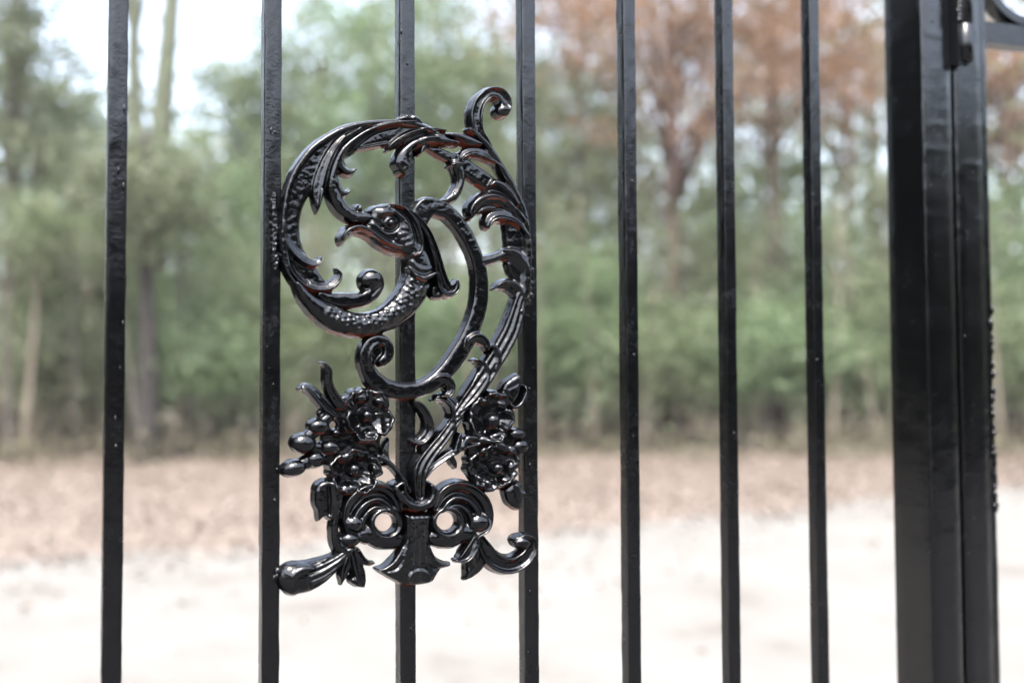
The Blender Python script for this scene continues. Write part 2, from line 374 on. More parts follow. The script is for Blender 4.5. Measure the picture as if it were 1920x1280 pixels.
for px, d, h, rx, cl, m, lab in (
    (105, 16.6, 2.3, 0.75, 34, M_LEAF_DARK, 'dull green shrub between the pale sapling and the first bar'),
    (385, 15.8, 2.5, 0.75, 34, M_LEAF_BRIGHT, 'fresh green shrub with bright leaf sprays between the two left bars'),
    (470, 16.6, 3.2, 0.8, 44, M_LEAF, 'green shrub behind the second bar'),
    (640, 16.2, 3.0, 0.9, 48, M_LEAF, 'green shrub seen below the bird, left of the ornament stem'),
    (830, 16.4, 3.3, 0.9, 52, M_LEAF_BRIGHT, 'light green shrub seen through the big scroll of the ornament'),
    (960, 17.0, 3.0, 0.8, 44, M_LEAF_DARK, 'dull green shrub behind the fourth bar'),
    (1090, 16.2, 3.4, 0.85, 50, M_LEAF_BRIGHT, 'fresh green shrub just right of the ornament'),
    (1225, 15.9, 2.4, 0.9, 46, M_LEAF, 'low green shrub below the reddish trunk'),
    (1330, 16.9, 3.4, 0.8, 46, M_LEAF_DARK, 'dull green shrub left of the sixth bar'),
    (1440, 16.1, 2.6, 0.95, 52, M_LEAF_BRIGHT, 'wide fresh green shrub between the two right bars'),
    (1600, 16.4, 3.0, 0.95, 52, M_LEAF, 'green shrub between the last bar and the post'),
    (1740, 16.8, 2.8, 0.9, 44, M_LEAF_DARK, 'dull green shrub behind the gate post'),
    (1895, 16.3, 2.7, 0.8, 44, M_LEAF, 'green shrub right of the post at the picture edge')):
    tree('leafy_shrub', px, d, lab, S, M_BARK, m, h * 0.85, 0.035, 0.75, h, rx * 1.15, cl, 62, 0.24, 0.11, limbs=16)
# thin bare stems at the foot of the wood
g = np.random.default_rng(5)
for k in range(36):
    px = -60 + 2040 * (k + g.uniform(0.1, 0.9)) / 36; d = g.uniform(14.9, 17.5)
    tree('thin_sapling', px, d, 'thin leafless stem standing in the shade at the edge of the wood', 'sapling',
         (M_BARK_PALE, M_BARK, M_BARK_PALE, M_BARK_DARK)[k % 4], M_LEAF_DARK, g.uniform(2.5, 4.5), g.uniform(0.022, 0.06), 2.6, 4.2, 0.5, 5, 30, 0.2,
         0.07, lean=(g.normal(0, 0.35), g.normal(0, 0.3)), limbs=5, group='thin stems along the edge of the wood')

# the deep wood that reads as one mass, all round the clearing
def woodland():
    g = np.random.default_rng(23)
    mb = MB(); L = []
    n = 460
    az = np.linspace(0, 2 * math.pi, n, endpoint=False) + g.normal(0, 0.01, n)
    for a in az:
        r = g.uniform(21, 36); front = math.cos(a) > 0.5
        x, y = math.sin(a) * r, math.cos(a) * r
        if not front: r = g.uniform(19, 30); x, y = math.sin(a) * r, math.cos(a) * r
        deg = math.degrees(a if a < math.pi else a - 2 * math.pi)
        gap = -25 < deg < -12
        top = (0.255 if gap else g.uniform(0.30, 0.46)) * r + 1.25 - (g.uniform(0, 1.2) if gap else 0)
        if not front: top = g.uniform(0.16, 0.28) * r + 1.25
        if -125 < deg < -50: top = g.uniform(0.30, 0.48) * r + 1.25
        rt = g.uniform(0.05, 0.16)
        mb.tube([(x, y, -0.2), (x + g.normal(0, 0.2), y, top * 0.5), (x + g.normal(0, 0.3), y, top * 0.95)], [rt, rt * 0.7, rt * 0.3], 5)
        nc = int(13 * top / 8 * (1.0 if front else 1.1)) + 8
        for q in range(nc):
            zc = top * g.random() ** 1.45
            c = np.array([x + g.normal(0, 1.0), y + g.normal(0, 0.8), zc + 0.3])
            L.append(c + g.normal(size=(30, 3)) * np.array([0.55, 0.45, 0.40]) * g.uniform(0.6, 1.2))
    L = np.concatenate(L); L = L[L[:, 2] > 0.05]
    V, F = leaf_quads(L, 0.27, g)
    mt = mb.build('woodland', M_BARK_DARK)
    me = mt.data; v0 = len(me.vertices)
    Vb = np.empty(v0 * 3, np.float32); me.vertices.foreach_get('co', Vb)
    Q = np.concatenate(mb.Q); T3 = np.concatenate(mb.T)
    nm = mesh_np('woodland', np.concatenate([Vb.reshape(-1, 3), V]), np.concatenate([F + v0, Q]), T3, False)
    nm.materials.append(M_LEAF_DARK); nm.materials.append(M_BARK_DARK)
    mi = np.zeros(len(nm.polygons), np.int32); mi[len(F):] = 1; nm.polygons.foreach_set('material_index', mi)
    mt.data = nm
    tag(mt, 'deep green wood closing off the clearing behind the edge trees', 'wood', kind='stuff')
woodland()
# low brush and drifted leaves at the foot of the wood
g = np.random.default_rng(31); Lq = []
for k in range(420):
    x = g.uniform(-14, 15); y = g.uniform(13.9, 20.0); hgt = g.uniform(0.25, 0.9)
    Lq.append(np.array([x, y, 0.0]) + np.stack([g.normal(0, .30, 46), g.normal(0, .25, 46), np.abs(g.normal(0, hgt * .5, 46)) + .08], -1))
V, F = leaf_quads(np.concatenate(Lq), 0.10, g)
bm_ = leaf_mat('brush_leaves', (0.11, 0.095, 0.065), (0.18, 0.16, 0.105), (0.26, 0.25, 0.16))
tag(obj('undergrowth', mesh_np('undergrowth', V, F, smooth=False), bm_), 'low tangled brush along the foot of the wood', 'brush', kind='stuff')
# dark cedars left of the clearing, beyond the picture, that the post's side face mirrors
M_CEDAR = leaf_mat('cedar_sprays', (0.022, 0.03, 0.016), (0.035, 0.045, 0.024), (0.05, 0.062, 0.034), 0.3)
for k, (x, y) in enumerate([(-11.0, -2.5), (-11.8, 0.2), (-11.3, 2.8), (-12.2, 5.4)]):
    tree('cedar_tree', -900 - 40 * k, y, 'dark dense cedar in the row left of the clearing, outside the picture', T, M_BARK_DARK, M_CEDAR, 8.5, 0.16, 0.3, 9.0, 1.5, 150, 70, 0.34, 0.16, group='cedars left of the clearing', x=x)
for k in range(9):  # unseen dark row, added so the bars' front faces mirror less brightness
    az = math.radians(98 + 8.5 * k); r = 13.5 + 1.6 * (k % 2)
    tree('cedar_tree', -1300 - 40 * k, math.cos(az) * r, 'dark bushy cedar in the row behind the photographer, outside the picture', T, M_BARK_DARK, M_CEDAR, 4.9, 0.13, 0.2, 5.3, 1.5, 120, 60, 0.36, 0.17, group='cedars added behind the photographer', x=math.sin(az) * r)

# ------------------------------------------------------------------ the gate
gate = tag(empty('gate', (GO[0], GO[1], 0), YAW),
           'glossy black iron gate with square bars and a cast bird and flower scroll', 'gate')
BW = 0.0155
BAR_PX = [(235, 640), (526.7, 660), (779.5, 620), (1008, 700), (1197.5, 640), (1382.5, 640), (1546, 640)]
BAR_U = [float(gate_uz(a, b)[0]) for a, b in BAR_PX]
def square_bar(name, u0, w, y0, d, z0, z1, m, parent, rad=0.0016, amp=0.00025, step=0.004, seed=0, drips=(), lump=0.00042, nd=0.0, doff=0.0):
    """hollow-section bar with rounded edges and a hand-painted, slightly uneven skin; u0 = left edge, y0 = front"""
    prof = []
    for cx, cy, a0 in ((u0 + rad, y0 + rad, 180), (u0 + w - rad, y0 + rad, 270), (u0 + w - rad, y0 + d - rad, 0), (u0 + rad, y0 + d - rad, 90)):
        for q in range(4):
            a = math.radians(a0 + 30 * q); prof.append((cx + rad * math.cos(a), cy + rad * math.sin(a), math.cos(a), math.sin(a)))
    full = []
    for q in range(16):
        p, nx = prof[q], prof[(q + 1) % 16]; full.append(p)
        if q % 4 == 3:
            for f in (0.25, 0.5, 0.75): full.append(tuple(p[k] * (1 - f) + nx[k] * f for k in range(2)) + (p[2], p[3]))
    A = np.array(full); k = len(A); z = np.arange(z0, z1 + step / 2, step); nz = len(z)
    J = np.arange(k)[None].repeat(nz, 0); ZZ = z[:, None].repeat(k, 1)
    dd = amp * vnoise(ZZ * 38, J * 0.55, seed) + lump * np.maximum(0, vnoise(ZZ * 95, J * 0.8, seed + 3) - 0.25)
    bend = 0.00025 * np.sin(z * 4.1 + seed)
    V = np.stack([A[:, 0][None] + dd * A[:, 2] + bend[:, None], A[:, 1][None] + dd * A[:, 3] + 0 * ZZ, ZZ], -1).reshape(-1, 3)
    mb = MB(); i = np.arange(nz - 1)[:, None] * k; j = np.arange(k)[None]; l = (j + 1) % k
    mb.add(V, np.stack([i + j, i + l, i + k + l, i + k + j], -1).reshape(-1, 4))
    for zc, rev in ((0, True), (nz - 1, False)):
        c = np.array([[A[:, 0].mean(), A[:, 1].mean(), z[zc]]]); ring = V.reshape(nz, k, 3)[zc]
        mb.add(np.concatenate([ring, c]), None, [((q + 1) % k, q, k) if rev else (q, (q + 1) % k, k) for q in range(k)])
    g = np.random.default_rng(seed + 40)
    for (px, py, sx, sz) in drips:
        u, zz = gate_uz(px, py, nd); mb.blob((float(u) - doff, y0 - 0.0002, float(zz)), (sx, 0.0016, sz))
    return mb.build(name, m, parent)
DRIPS = {0: [(230, 605, .0011, .002), (216, 790, .001, .005), (217, 838, .0013, .003), (233, 205, .001, .004), (231, 350, .001, .004), (225, 690, .0008, .0016), (222, 320, .0008, .003)],
         1: [(515, 938, .0016, .0024), (500, 650, .0008, .0012), (512, 720, .0009, .0012), (505, 690, .0007, .0010), (519, 880, .0010, .0018), (508, 245, .0010, .003), (515, 248, .0012, .0016)],
         2: [(770, 1180, .0009, .003), (752, 60, .0009, .003), (764, 120, .0009, .002)],
         3: [(992, 728, .0011, .0014), (993, 872, .0015, .0026), (993, 1109, .0014, .0026), (998, 780, .0008, .001), (999, 690, .0008, .001), (990, 1222, .0010, .0016), (994, 835, .0007, .001)],
         4: [(1188, 665, .0012, .002), (1185, 340, .0012, .0016), (1186, 818, .0008, .0014), (1172, 950, .0008, .0012)],
         5: [(1376, 812, .0012, .0018), (1374, 345, .0010, .0016), (1377, 1000, .0008, .0012)],
         6: [(1523, 366, .0009, .002), (1531, 675, .001, .002), (1538, 430, .001, .0016)]}
for q, u in enumerate(BAR_U):
    square_bar('bar', u - BW, BW, 0.0, BW, 0.14, 2.06, M_BAR, gate, seed=q * 5 + 1, drips=DRIPS[q])

# stile and rails of the gate leaf (rails lie above and below the picture)
def stile_u(px, py, n): return float(gate_uz(px, py, n)[0])
SF = 0.017                                     # the stile's face stands this far before the bars
su0, su1 = stile_u(1741, 640, SF), stile_u(1796, 640, SF)
def spot(px, py, n=SF): return (px, py, .0009, .0013)
square_bar('stile', su0, su1 - su0, -SF, 0.062, 0.08, 2.12, M_POST, gate, rad=0.004, amp=0.00018, seed=61, lump=0.0006, step=0.004, nd=SF,
           drips=[(1745, 347, .0011, .0014), (1765, 236, .0010, .0012), (1740, 172, .0013, .0018), (1784, 252, .0011, .0014), (1797, 371, .0011, .002), (1746, 606, .001, .001), (1743, 832, .0016, .0009), (1742, 1036, .0011, .0013), (1749, 40, .001, .002), (1755, 480, .0008, .001), (1770, 580, .0008, .001), (1752, 740, .0008, .001)])
for nm, z in (('bottom_rail', 0.10), ('top_rail', 2.06)):
    mb = MB(); mb.box((BAR_U[0] - 0.30, -0.010, z), (su0 + 0.001, 0.026, z + 0.04)); mb.build(nm, M_BAR, gate, False)
square_bar('bar', BAR_U[0] - BW - 0.13, BW, 0.0, BW, 0.14, 2.06, M_BAR, gate, seed=77)
square_bar('bar', BAR_U[0] - BW - 0.26, BW, 0.0, BW, 0.14, 2.06, M_BAR, gate, seed=78)

# ------------------------------------------------------------------ the cast ornament, modelled as relief castings
orn = empty('ornament', (0, 0, 0)); orn.parent = gate
REG = {1: (480, 140, 3.368), 2: (480, 340, 4.0), 3: (640, 240, 4.0), 4: (640, 540, 4.0), 5: (500, 660, 4.571),
       6: (740, 660, 4.267), 7: (500, 860, 4.571), 8: (740, 860, 4.571)}
def cat(pts, step=0.8):
    """smooth curve through (x, y, w) points"""
    P = np.asarray(pts, float)
    if len(P) < 3:
        n = max(2, int(np.hypot(*(P[1] - P[0])[:2]) / step)); t = np.linspace(0, 1, n)[:, None]; return P[0] * (1 - t) + P[1] * t
    E = np.concatenate([[2 * P[0] - P[1]], P, [2 * P[-1] - P[-2]]]); out = []
    for q in range(len(P) - 1):
        a, b, c, d = E[q:q + 4]; n = max(2, int(np.hypot(*(c - b)[:2]) / step)); t = np.linspace(0, 1, n, endpoint=False)[:, None]
        out.append(0.5 * (2 * b + (c - a) * t + (2 * a - 5 * b + 4 * c - d) * t ** 2 + (3 * b - a - 3 * c + d) * t ** 3))
    out.append(P[-1:]); R = np.concatenate(out); R[:, 2] = np.maximum(R[:, 2], 0.5); return R
def prof(kind, t):
    a = np.clip(np.abs(t), 0, 1)
    if kind == 'round': return np.sqrt(1 - a ** 2.2)
    if kind == 'flat': return (1 - a ** 5) ** 0.6
    if kind == 'ridge': return np.sqrt(1 - a ** 2) * 0.5 + 0.5 * (1 - a)
    if kind == 'gutter': return np.sqrt(1 - a ** 8) * (0.55 + 0.45 * np.exp(-((a - 0.68) / 0.22) ** 2))
    if kind == 'tri': return np.sqrt(1 - a ** 4) * (0.86 + 0.14 * np.cos(2 * math.pi * t / 0.62))
    if kind == 'tilt': return np.sqrt(1 - a ** 4) * (0.62 + 0.38 * np.exp(-((t - 0.45) / 0.33) ** 2))
    if kind == 'tilt-': return np.sqrt(1 - a ** 4) * (0.62 + 0.38 * np.exp(-((t + 0.45) / 0.33) ** 2))
    if kind == 'dish': return np.sqrt(1 - a ** 6) * (0.5 + 0.5 * np.exp(-((a - 0.72) / 0.2) ** 2))
    raise KeyError(kind)
WALL, BACK, NREF = 3.5, -1.0, 8.0       # millimetres before the bars' front
class Relief:
    def __init__(s, name, x0, y0, x1, y1, st=1.0):
        s.name, s.st = name, st
        s.x = np.arange(x0, x1 + st, st, dtype=float); s.y = np.arange(y0, y1 + st, st, dtype=float)
        s.X, s.Y = np.meshgrid(s.x, s.y); s.S = np.full(s.X.shape, -50.0); s.H = np.full(s.X.shape, WALL)
    def win(s, xs, ys, m):
        i0, i1 = np.searchsorted(s.x, [np.min(xs) - m, np.max(xs) + m]); j0, j1 = np.searchsorted(s.y, [np.min(ys) - m, np.max(ys) + m])
        return slice(j0, j1), slice(i0, i1)
    def put(s, w, sd, h):
        s.S[w] = np.maximum(s.S[w], sd)
        h = np.where(sd > 0, h, WALL); k = 0.7
        a = s.H[w]; d = np.clip(0.5 + 0.5 * (h - a) / k, 0, 1); m = a * (1 - d) + h * d + k * d * (1 - d)
        s.H[w] = np.where(sd > 0, np.where(np.abs(h - a) < k, m, np.maximum(a, h)), a)
    def near(s, C, w):
        X, Y = s.X[w].ravel(), s.Y[w].ravel(); D = np.empty(len(X)); I = np.empty(len(X), int)
        for b in range(0, len(X), 20000):
            dd = np.hypot(X[b:b + 20000, None] - C[None, :, 0], Y[b:b + 20000, None] - C[None, :, 1]) - (C[None, :, 2] if C.shape[1] > 3 else 0)
            I[b:b + 20000] = dd.argmin(1)
        D = np.hypot(X - C[I, 0], Y - C[I, 1]); T = np.gradient(C[:, :2], axis=0)
        sg = np.sign(T[I, 0] * (Y - C[I, 1]) - T[I, 1] * (X - C[I, 0])); sg[sg == 0] = 1
        sh = s.X[w].shape; return D.reshape(sh), I.reshape(sh), sg.reshape(sh)
    def conv(s, r, pts):
        if r is None: return np.asarray(pts, float)
        ox, oy, k = REG[r]; P = np.asarray(pts, float).copy(); P[:, 0] = ox + P[:, 0] / k; P[:, 1] = oy + P[:, 1] / k
        P[:, 2:3] /= k; return P
    def stroke(s, r, pts, h=12.0, kind='round', wall=WALL, h1=None):
        Cv = cat(s.conv(r, pts)); w = s.win(Cv[:, 0], Cv[:, 1], Cv[:, 2].max() + 3)
        D, I, sg = s.near(Cv, w); W = Cv[:, 2][I]
        hh = h if h1 is None else h + (h1 - h) * I / (len(Cv) - 1)
        s.put(w, W - D, wall + (hh - wall) * prof(kind, sg * D / W)); return s
    def ell(s, r, cx, cy, rx, ry=None, h=14.0, kind='round', rot=0.0):
        ry = ry or rx; (cx, cy, rx), = s.conv(r, [(cx, cy, rx)]); ry = ry / (REG[r][2] if r else 1)
        m = max(rx, ry); w = s.win([cx], [cy], m + 3); c, n = math.cos(rot), math.sin(rot)
        dx, dy = s.X[w] - cx, s.Y[w] - cy; a = np.hypot((dx * c + dy * n) / rx, (-dx * n + dy * c) / ry)
        s.put(w, (1 - a) * min(rx, ry), WALL + (h - WALL) * prof(kind, a)); return s
    def sdpoly(s, P, w):
        X, Y = s.X[w], s.Y[w]; D = np.full(X.shape, 1e9); ins = np.zeros(X.shape, bool)
        for q in range(len(P)):
            ax, ay = P[q - 1]; bx, by = P[q]; ex, ey = bx - ax, by - ay
            t = np.clip(((X - ax) * ex + (Y - ay) * ey) / (ex * ex + ey * ey + 1e-9), 0, 1)
            D = np.minimum(D, np.hypot(X - ax - t * ex, Y - ay - t * ey))
            ins ^= ((ay > Y) != (by > Y)) & (X < ex * (Y - ay) / (by - ay + 1e-12) + ax)
        return np.where(ins, D, -D)
    def poly(s, r, pts, h=10.0, edge=30.0, smooth=True):
        k = REG[r][2] if r else 1.0; P = s.conv(r, [(x, y, 0) for x, y in pts])
        if smooth: P = cat(np.concatenate([P, P[:1]]), 2.0)[:-1]
        P = P[:, :2]; w = s.win(P[:, 0], P[:, 1], 3); sd = s.sdpoly(P, w)
        a = 1 - np.clip(sd / (edge / k), 0, 1); s.put(w, sd, WALL + (h - WALL) * np.sqrt(np.clip(1 - a * a, 0, 1))); return s
    def line(s, r, pts, amp):
        """raises (or cuts, when negative) a soft line into what is there"""
        Cv = cat(s.conv(r, pts)); w = s.win(Cv[:, 0], Cv[:, 1], Cv[:, 2].max() * 2.5)
        D, I, _ = s.near(Cv, w); s.H[w] += amp * np.exp(-(D / Cv[:, 2][I]) ** 2); s.H = np.maximum(s.H, WALL * 0.6); return s
    def bump(s, x, y, rr, amp):
        w = s.win([x], [y], rr * 2.6); s.H[w] += amp * np.exp(-((s.X[w] - x) ** 2 + (s.Y[w] - y) ** 2) / rr ** 2)
    def hole(s, r, cx, cy, rx, ry=None, lip=0.0):
        (cx, cy, rx), = s.conv(r, [(cx, cy, rx)]); ry = (ry / (REG[r][2] if r else 1)) if ry else rx
        a = np.hypot((s.X - cx) / rx, (s.Y - cy) / ry); s.S = np.minimum(s.S, (a - 1) * min(rx, ry)); return s
    def build(s, mt=None, seed=0, blur=2):
        S, H = s.S.copy(), s.H.copy()
        for _ in range(blur):                                   # the thick coat of paint rounds every crease
            for ax in (0, 1):
                H = 0.25 * np.roll(H, 1, ax) + 0.5 * H + 0.25 * np.roll(H, -1, ax)
        # the sides swell out from the back: height falls towards the rim
        H = BACK + (H - BACK) * np.clip(0.62 + 0.38 * np.sqrt(np.clip(S / 3.0, 0, 1)), 0, 1)
        xr, yr = s.X * .8 + s.Y * .6, s.Y * .8 - s.X * .6
        H += 0.20 * vnoise(xr / 8.1, yr / 8.7, seed) + 0.07 * vnoise((xr + yr) / 5.3, (yr - xr) / 4.6, seed + 1) + 0.03 * vnoise(xr / 2.3, yr / 2.1, seed + 5)
        S += 0.9 + 0.45 * vnoise(s.X / 9.0, s.Y / 9.0, seed + 2)
        ins = S > 0; cell = ins[:-1, :-1] | ins[1:, :-1] | ins[:-1, 1:] | ins[1:, 1:]
        gy, gx = np.gradient(S, s.st); X, Y = s.X.copy(), s.Y.copy()
        out = ~ins; q = np.clip(-S / np.maximum(gx ** 2 + gy ** 2, 0.15), 0, 1.3 * s.st)
        X[out] += (q * gx)[out]; Y[out] += (q * gy)[out]
        Hr = np.where(out, np.minimum(H, BACK + (WALL - BACK) * 0.62), H)
        used = np.zeros(ins.shape, bool)
        used[:-1, :-1] |= cell; used[1:, :-1] |= cell; used[:-1, 1:] |= cell; used[1:, 1:] |= cell
        idx = np.full(ins.shape, -1); idx[used] = np.arange(used.sum()); nv = int(used.sum())
        u, z = gate_uz(X[used], Y[used], NREF / 1000)
        top = np.stack([u, -Hr[used] / 1000, z], -1); bot = np.stack([u, np.full(nv, -BACK / 1000), z], -1)
        a, b, c, d = idx[:-1, :-1][cell], idx[1:, :-1][cell], idx[1:, 1:][cell], idx[:-1, 1:][cell]
        F = [np.stack([a, b, c, d], -1), np.stack([a, d, c, b], -1) + nv]
        pad = np.pad(cell, 1)
        for (dj, di, p, q2) in ((-1, 0, (0, 1), (0, 0)), (1, 0, (1, 0), (1, 1)), (0, -1, (0, 0), (1, 0)), (0, 1, (1, 1), (0, 1))):
            nb = pad[1 + dj:pad.shape[0] - 1 + dj, 1 + di:pad.shape[1] - 1 + di]; J, I = np.nonzero(cell & ~nb)
            v0, v1 = idx[J + p[0], I + p[1]], idx[J + q2[0], I + q2[1]]
            F.append(np.stack([v1 + nv, v0 + nv, v0, v1], -1)[:, ::-1])
        me = mesh_np(s.name, np.concatenate([top, bot]), np.concatenate(F))
        return obj(s.name, me, mt or M_ORN, orn)

# the outer leaf: a rim, a recessed web, and leaf lobes curling inwards
R = Relief('acanthus_leaf', 505, 205, 905, 600)
R.stroke(None, [(815, 258, 18), (790, 250, 22), (747, 247, 24), (695, 250, 25), (650, 262, 29), (610, 290, 29), (575, 328, 27), (553, 372, 22), (545, 415, 19), (547, 455, 20), (560, 492, 22), (585, 525, 22), (612, 548, 14)], 6.5, 'flat')
R.stroke(None, [(830, 258, 5), (790, 237, 6.5), (745, 230, 7), (690, 232, 7), (648, 241, 8), (612, 259, 8), (583, 281, 8), (557, 315, 8), (541, 350, 7), (534, 385, 7), (531, 425, 8), (533, 465, 8), (540, 500, 7)], 12)
R.stroke(2, [(185, 380, 10), (200, 560, 16), (240, 690, 20), (330, 810, 24), (440, 890, 26), (520, 920, 20)], 12)
R.stroke(1, [(660, 335, 10), (540, 402, 22), (470, 500, 34), (425, 600, 42), (400, 700, 46), (390, 790, 34), (388, 872, 5)], 13, 'tilt-')
R.line(1, [(560, 400, 7), (490, 500, 7), (450, 600, 7), (420, 720, 8)], -2.5)
R.stroke(1, [(1010, 296, 10), (850, 312, 16), (720, 350, 20), (620, 410, 24), (545, 480, 28), (500, 570, 30), (480, 660, 36), (487, 740, 45), (530, 830, 50), (600, 890, 46), (660, 905, 44), (705, 905, 36)], 13.5)
R.line(1, [(900, 325, 7), (760, 360, 8), (660, 430, 8), (590, 500, 8)], -2.5)
R.stroke(1, [(640, 470, 12), (720, 455, 14), (830, 435, 14)], 9)
R.ell(1, 648, 848, 26, 36, 14)
R.stroke(1, [(540, 480, 26), (530, 540, 32), (550, 595, 32), (590, 618, 26), (628, 600, 12)], 13)
R.line(1, [(545, 520, 8), (550, 570, 9), (580, 598, 8)], -2.0)
R.stroke(1, [(488, 640, 28), (505, 700, 32), (538, 748, 28), (574, 748, 18), (588, 722, 8)], 13)
R.stroke(2, [(205, 300, 10), (215, 400, 24), (250, 480, 36), (310, 550, 42), (380, 602, 42), (440, 617, 36), (483, 595, 22), (490, 568, 10)], 13, 'tilt')
R.stroke(2, [(200, 500, 18), (230, 590, 28), (290, 690, 32), (360, 760, 38), (450, 797, 38), (540, 792, 40), (605, 748, 38), (628, 700, 26), (608, 655, 9)], 12.5, 'tilt')
R.line(2, [(270, 600, 9), (320, 690, 10), (390, 760, 9)], -3)
R.line(2, [(470, 770, 9), (540, 760, 10), (590, 715, 9)], -1.5)
R.stroke(3, [(780, 20, 14), (640, 20, 30), (520, 52, 36), (430, 97, 36), (370, 140, 26), (345, 168, 9)], 12.5, 'tilt')
R.line(3, [(700, 42, 8), (600, 50, 8), (500, 90, 8), (430, 130, 8)], -2)
R.stroke(3, [(870, 120, 22), (740, 95, 36), (640, 92, 44), (570, 112, 46), (510, 150, 48), (465, 210, 62), (458, 270, 74), (455, 318, 42)], 14.5)
R.line(3, [(560, 140, 12), (505, 190, 14), (495, 245, 14), (530, 285, 10)], -4)
R.stroke(3, [(640, 105, 34), (612, 150, 30), (592, 188, 16)], 12)
R.line(3, [(800, 75, 7), (700, 72, 8), (620, 84, 8)], 1.2)
R.stroke(3, [(650, 152, 14), (740, 180, 38), (820, 215, 42), (890, 245, 50)], 8, 'flat')
R.stroke(3, [(820, 55, 26), (900, 75, 40), (960, 100, 44), (1040, 125, 22)], 13)
R.line(3, [(840, 120, 10), (890, 170, 9), (880, 230, 9)], -3)
R.build(seed=1)

R = Relief('tail_curl', 585, 485, 735, 590)
R.stroke(2, [(480, 850, 30), (560, 885, 52), (640, 893, 62), (720, 893, 62), (810, 880, 58), (880, 830, 60), (905, 775, 66), (885, 745, 76)], 11, 'flat')
R.ell(2, 870, 745, 96, 92, 14.5)
R.line(2, [(905, 690, 9), (945, 740, 9), (930, 800, 9), (870, 870, 8)], 0.9)
R.line(2, [(800, 790, 12), (840, 800, 12), (850, 770, 10)], -3)
R.build(seed=2)

R = Relief('hook_curl', 870, 150, 975, 310)
R.stroke(1, [(1530, 540, 8), (1460, 440, 24), (1405, 370, 38), (1388, 300, 46), (1391, 230, 48), (1415, 168, 45), (1470, 120, 42), (1530, 122, 46), (1568, 165, 46), (1570, 215, 44), (1550, 235, 42)], 13, 'gutter')
R.ell(1, 1556, 228, 52, 48, 15)
R.build(seed=3)

# the right-hand stem with its curling lobes
R = Relief('acanthus_stem', 765, 235, 1005, 945)
R.stroke(3, [(880, 230, 52), (960, 300, 64), (1050, 365, 66), (1140, 430, 60), (1220, 520, 66), (1280, 620, 75), (1310, 740, 82), (1322, 850, 84), (1330, 950, 84), (1330, 1040, 84)], 7, 'flat')
R.stroke(3, [(960, 10, 18), (1020, 60, 26), (1090, 130, 30), (1150, 220, 32), (1210, 320, 32), (1270, 420, 32), (1320, 520, 32), (1360, 620, 32), (1383, 720, 32), (1392, 820, 34), (1395, 920, 36), (1392, 1020, 40), (1385, 1130, 44), (1375, 1240, 46)], 12.5)
R.stroke(3, [(1200, 300, 10), (1120, 228, 34), (1050, 190, 44), (980, 180, 46), (920, 200, 40), (895, 235, 16)], 13.5, 'tilt-')
R.line(3, [(1110, 240, 7), (1040, 205, 8), (970, 200, 8)], -2)
R.stroke(3, [(1320, 580, 14), (1270, 500, 28), (1210, 440, 36), (1150, 412, 32), (1115, 432, 12)], 12.5)
R.stroke(3, [(1360, 700, 14), (1290, 630, 40), (1210, 565, 62), (1120, 546, 76), (1040, 568, 76), (986, 616, 58), (968, 672, 22)], 15.5, 'tilt')
R.line(3, [(1250, 640, 9), (1150, 590, 10), (1060, 595, 10), (1000, 650, 9)], -2.2)
R.line(3, [(1290, 600, 7), (1210, 520, 8), (1150, 500, 7)], -2)
R.stroke(3, [(1395, 810, 14), (1330, 720, 34), (1250, 670, 52), (1170, 658, 54), (1112, 686, 48), (1092, 735, 28), (1102, 758, 8)], 15, 'tilt-')
R.stroke(3, [(1050, 1000, 44), (1120, 985, 42), (1180, 965, 38), (1240, 950, 44), (1310, 985, 50), (1370, 1060, 40)], 10.5)
R.stroke(3, [(1215, 918, 14), (1290, 932, 38), (1350, 985, 40), (1395, 1070, 20)], 13.5)
R.stroke(3, [(1290, 1020, 50), (1345, 1100, 66), (1372, 1200, 64), (1365, 1290, 60)], 8, 'flat')
R.stroke(3, [(1148, 1206, 9), (1190, 1180, 34), (1250, 1175, 50), (1310, 1210, 52), (1342, 1280, 44), (1335, 1360, 40)], 13, 'tilt-')
R.stroke(4, [(1375, 0, 40), (1342, 90, 58), (1312, 200, 68), (1268, 330, 76), (1205, 450, 80), (1135, 570, 82), (1065, 680, 80), (985, 790, 74), (905, 890, 56), (850, 965, 52)], 12, 'tri')
R.stroke(6, [(500, 530, 52), (470, 562, 56), (380, 690, 62), (290, 800, 68), (225, 900, 75), (197, 1000, 70), (195, 1150, 52)], 12.5, 'tri')
R.stroke(4, [(984, 542, 7), (1020, 546, 22), (1067, 592, 34), (1078, 662, 36), (1032, 752, 36), (962, 842, 28), (890, 915, 14)], 14, 'tilt-')
R.line(4, [(1010, 640, 9), (960, 740, 9), (900, 820, 9)], 1.6)
R.stroke(4, [(1095, 432, 14), (1135, 440, 28), (1170, 510, 30), (1150, 610, 24)], 13.5)
R.stroke(4, [(850, 1070, 26), (852, 960, 44), (836, 882, 52), (782, 832, 44), (722, 822, 26), (688, 842, 8)], 13.5, 'tilt-')
R.line(4, [(800, 1000, 9), (800, 920, 10), (760, 870, 9)], -2.5)
R.build(seed=4)

R = Relief('s_curl_leaf', 755, 735, 825, 850)
R.stroke(4, [(550, 850, 16), (590, 882, 36), (637, 950, 38), (660, 1030, 42), (645, 1100, 46), (590, 1150, 40), (535, 1146, 20)], 13, 'tilt-')
R.stroke(4, [(620, 1160, 40), (640, 1220, 46), (650, 1260, 40)], 10)
R.build(seed=5)

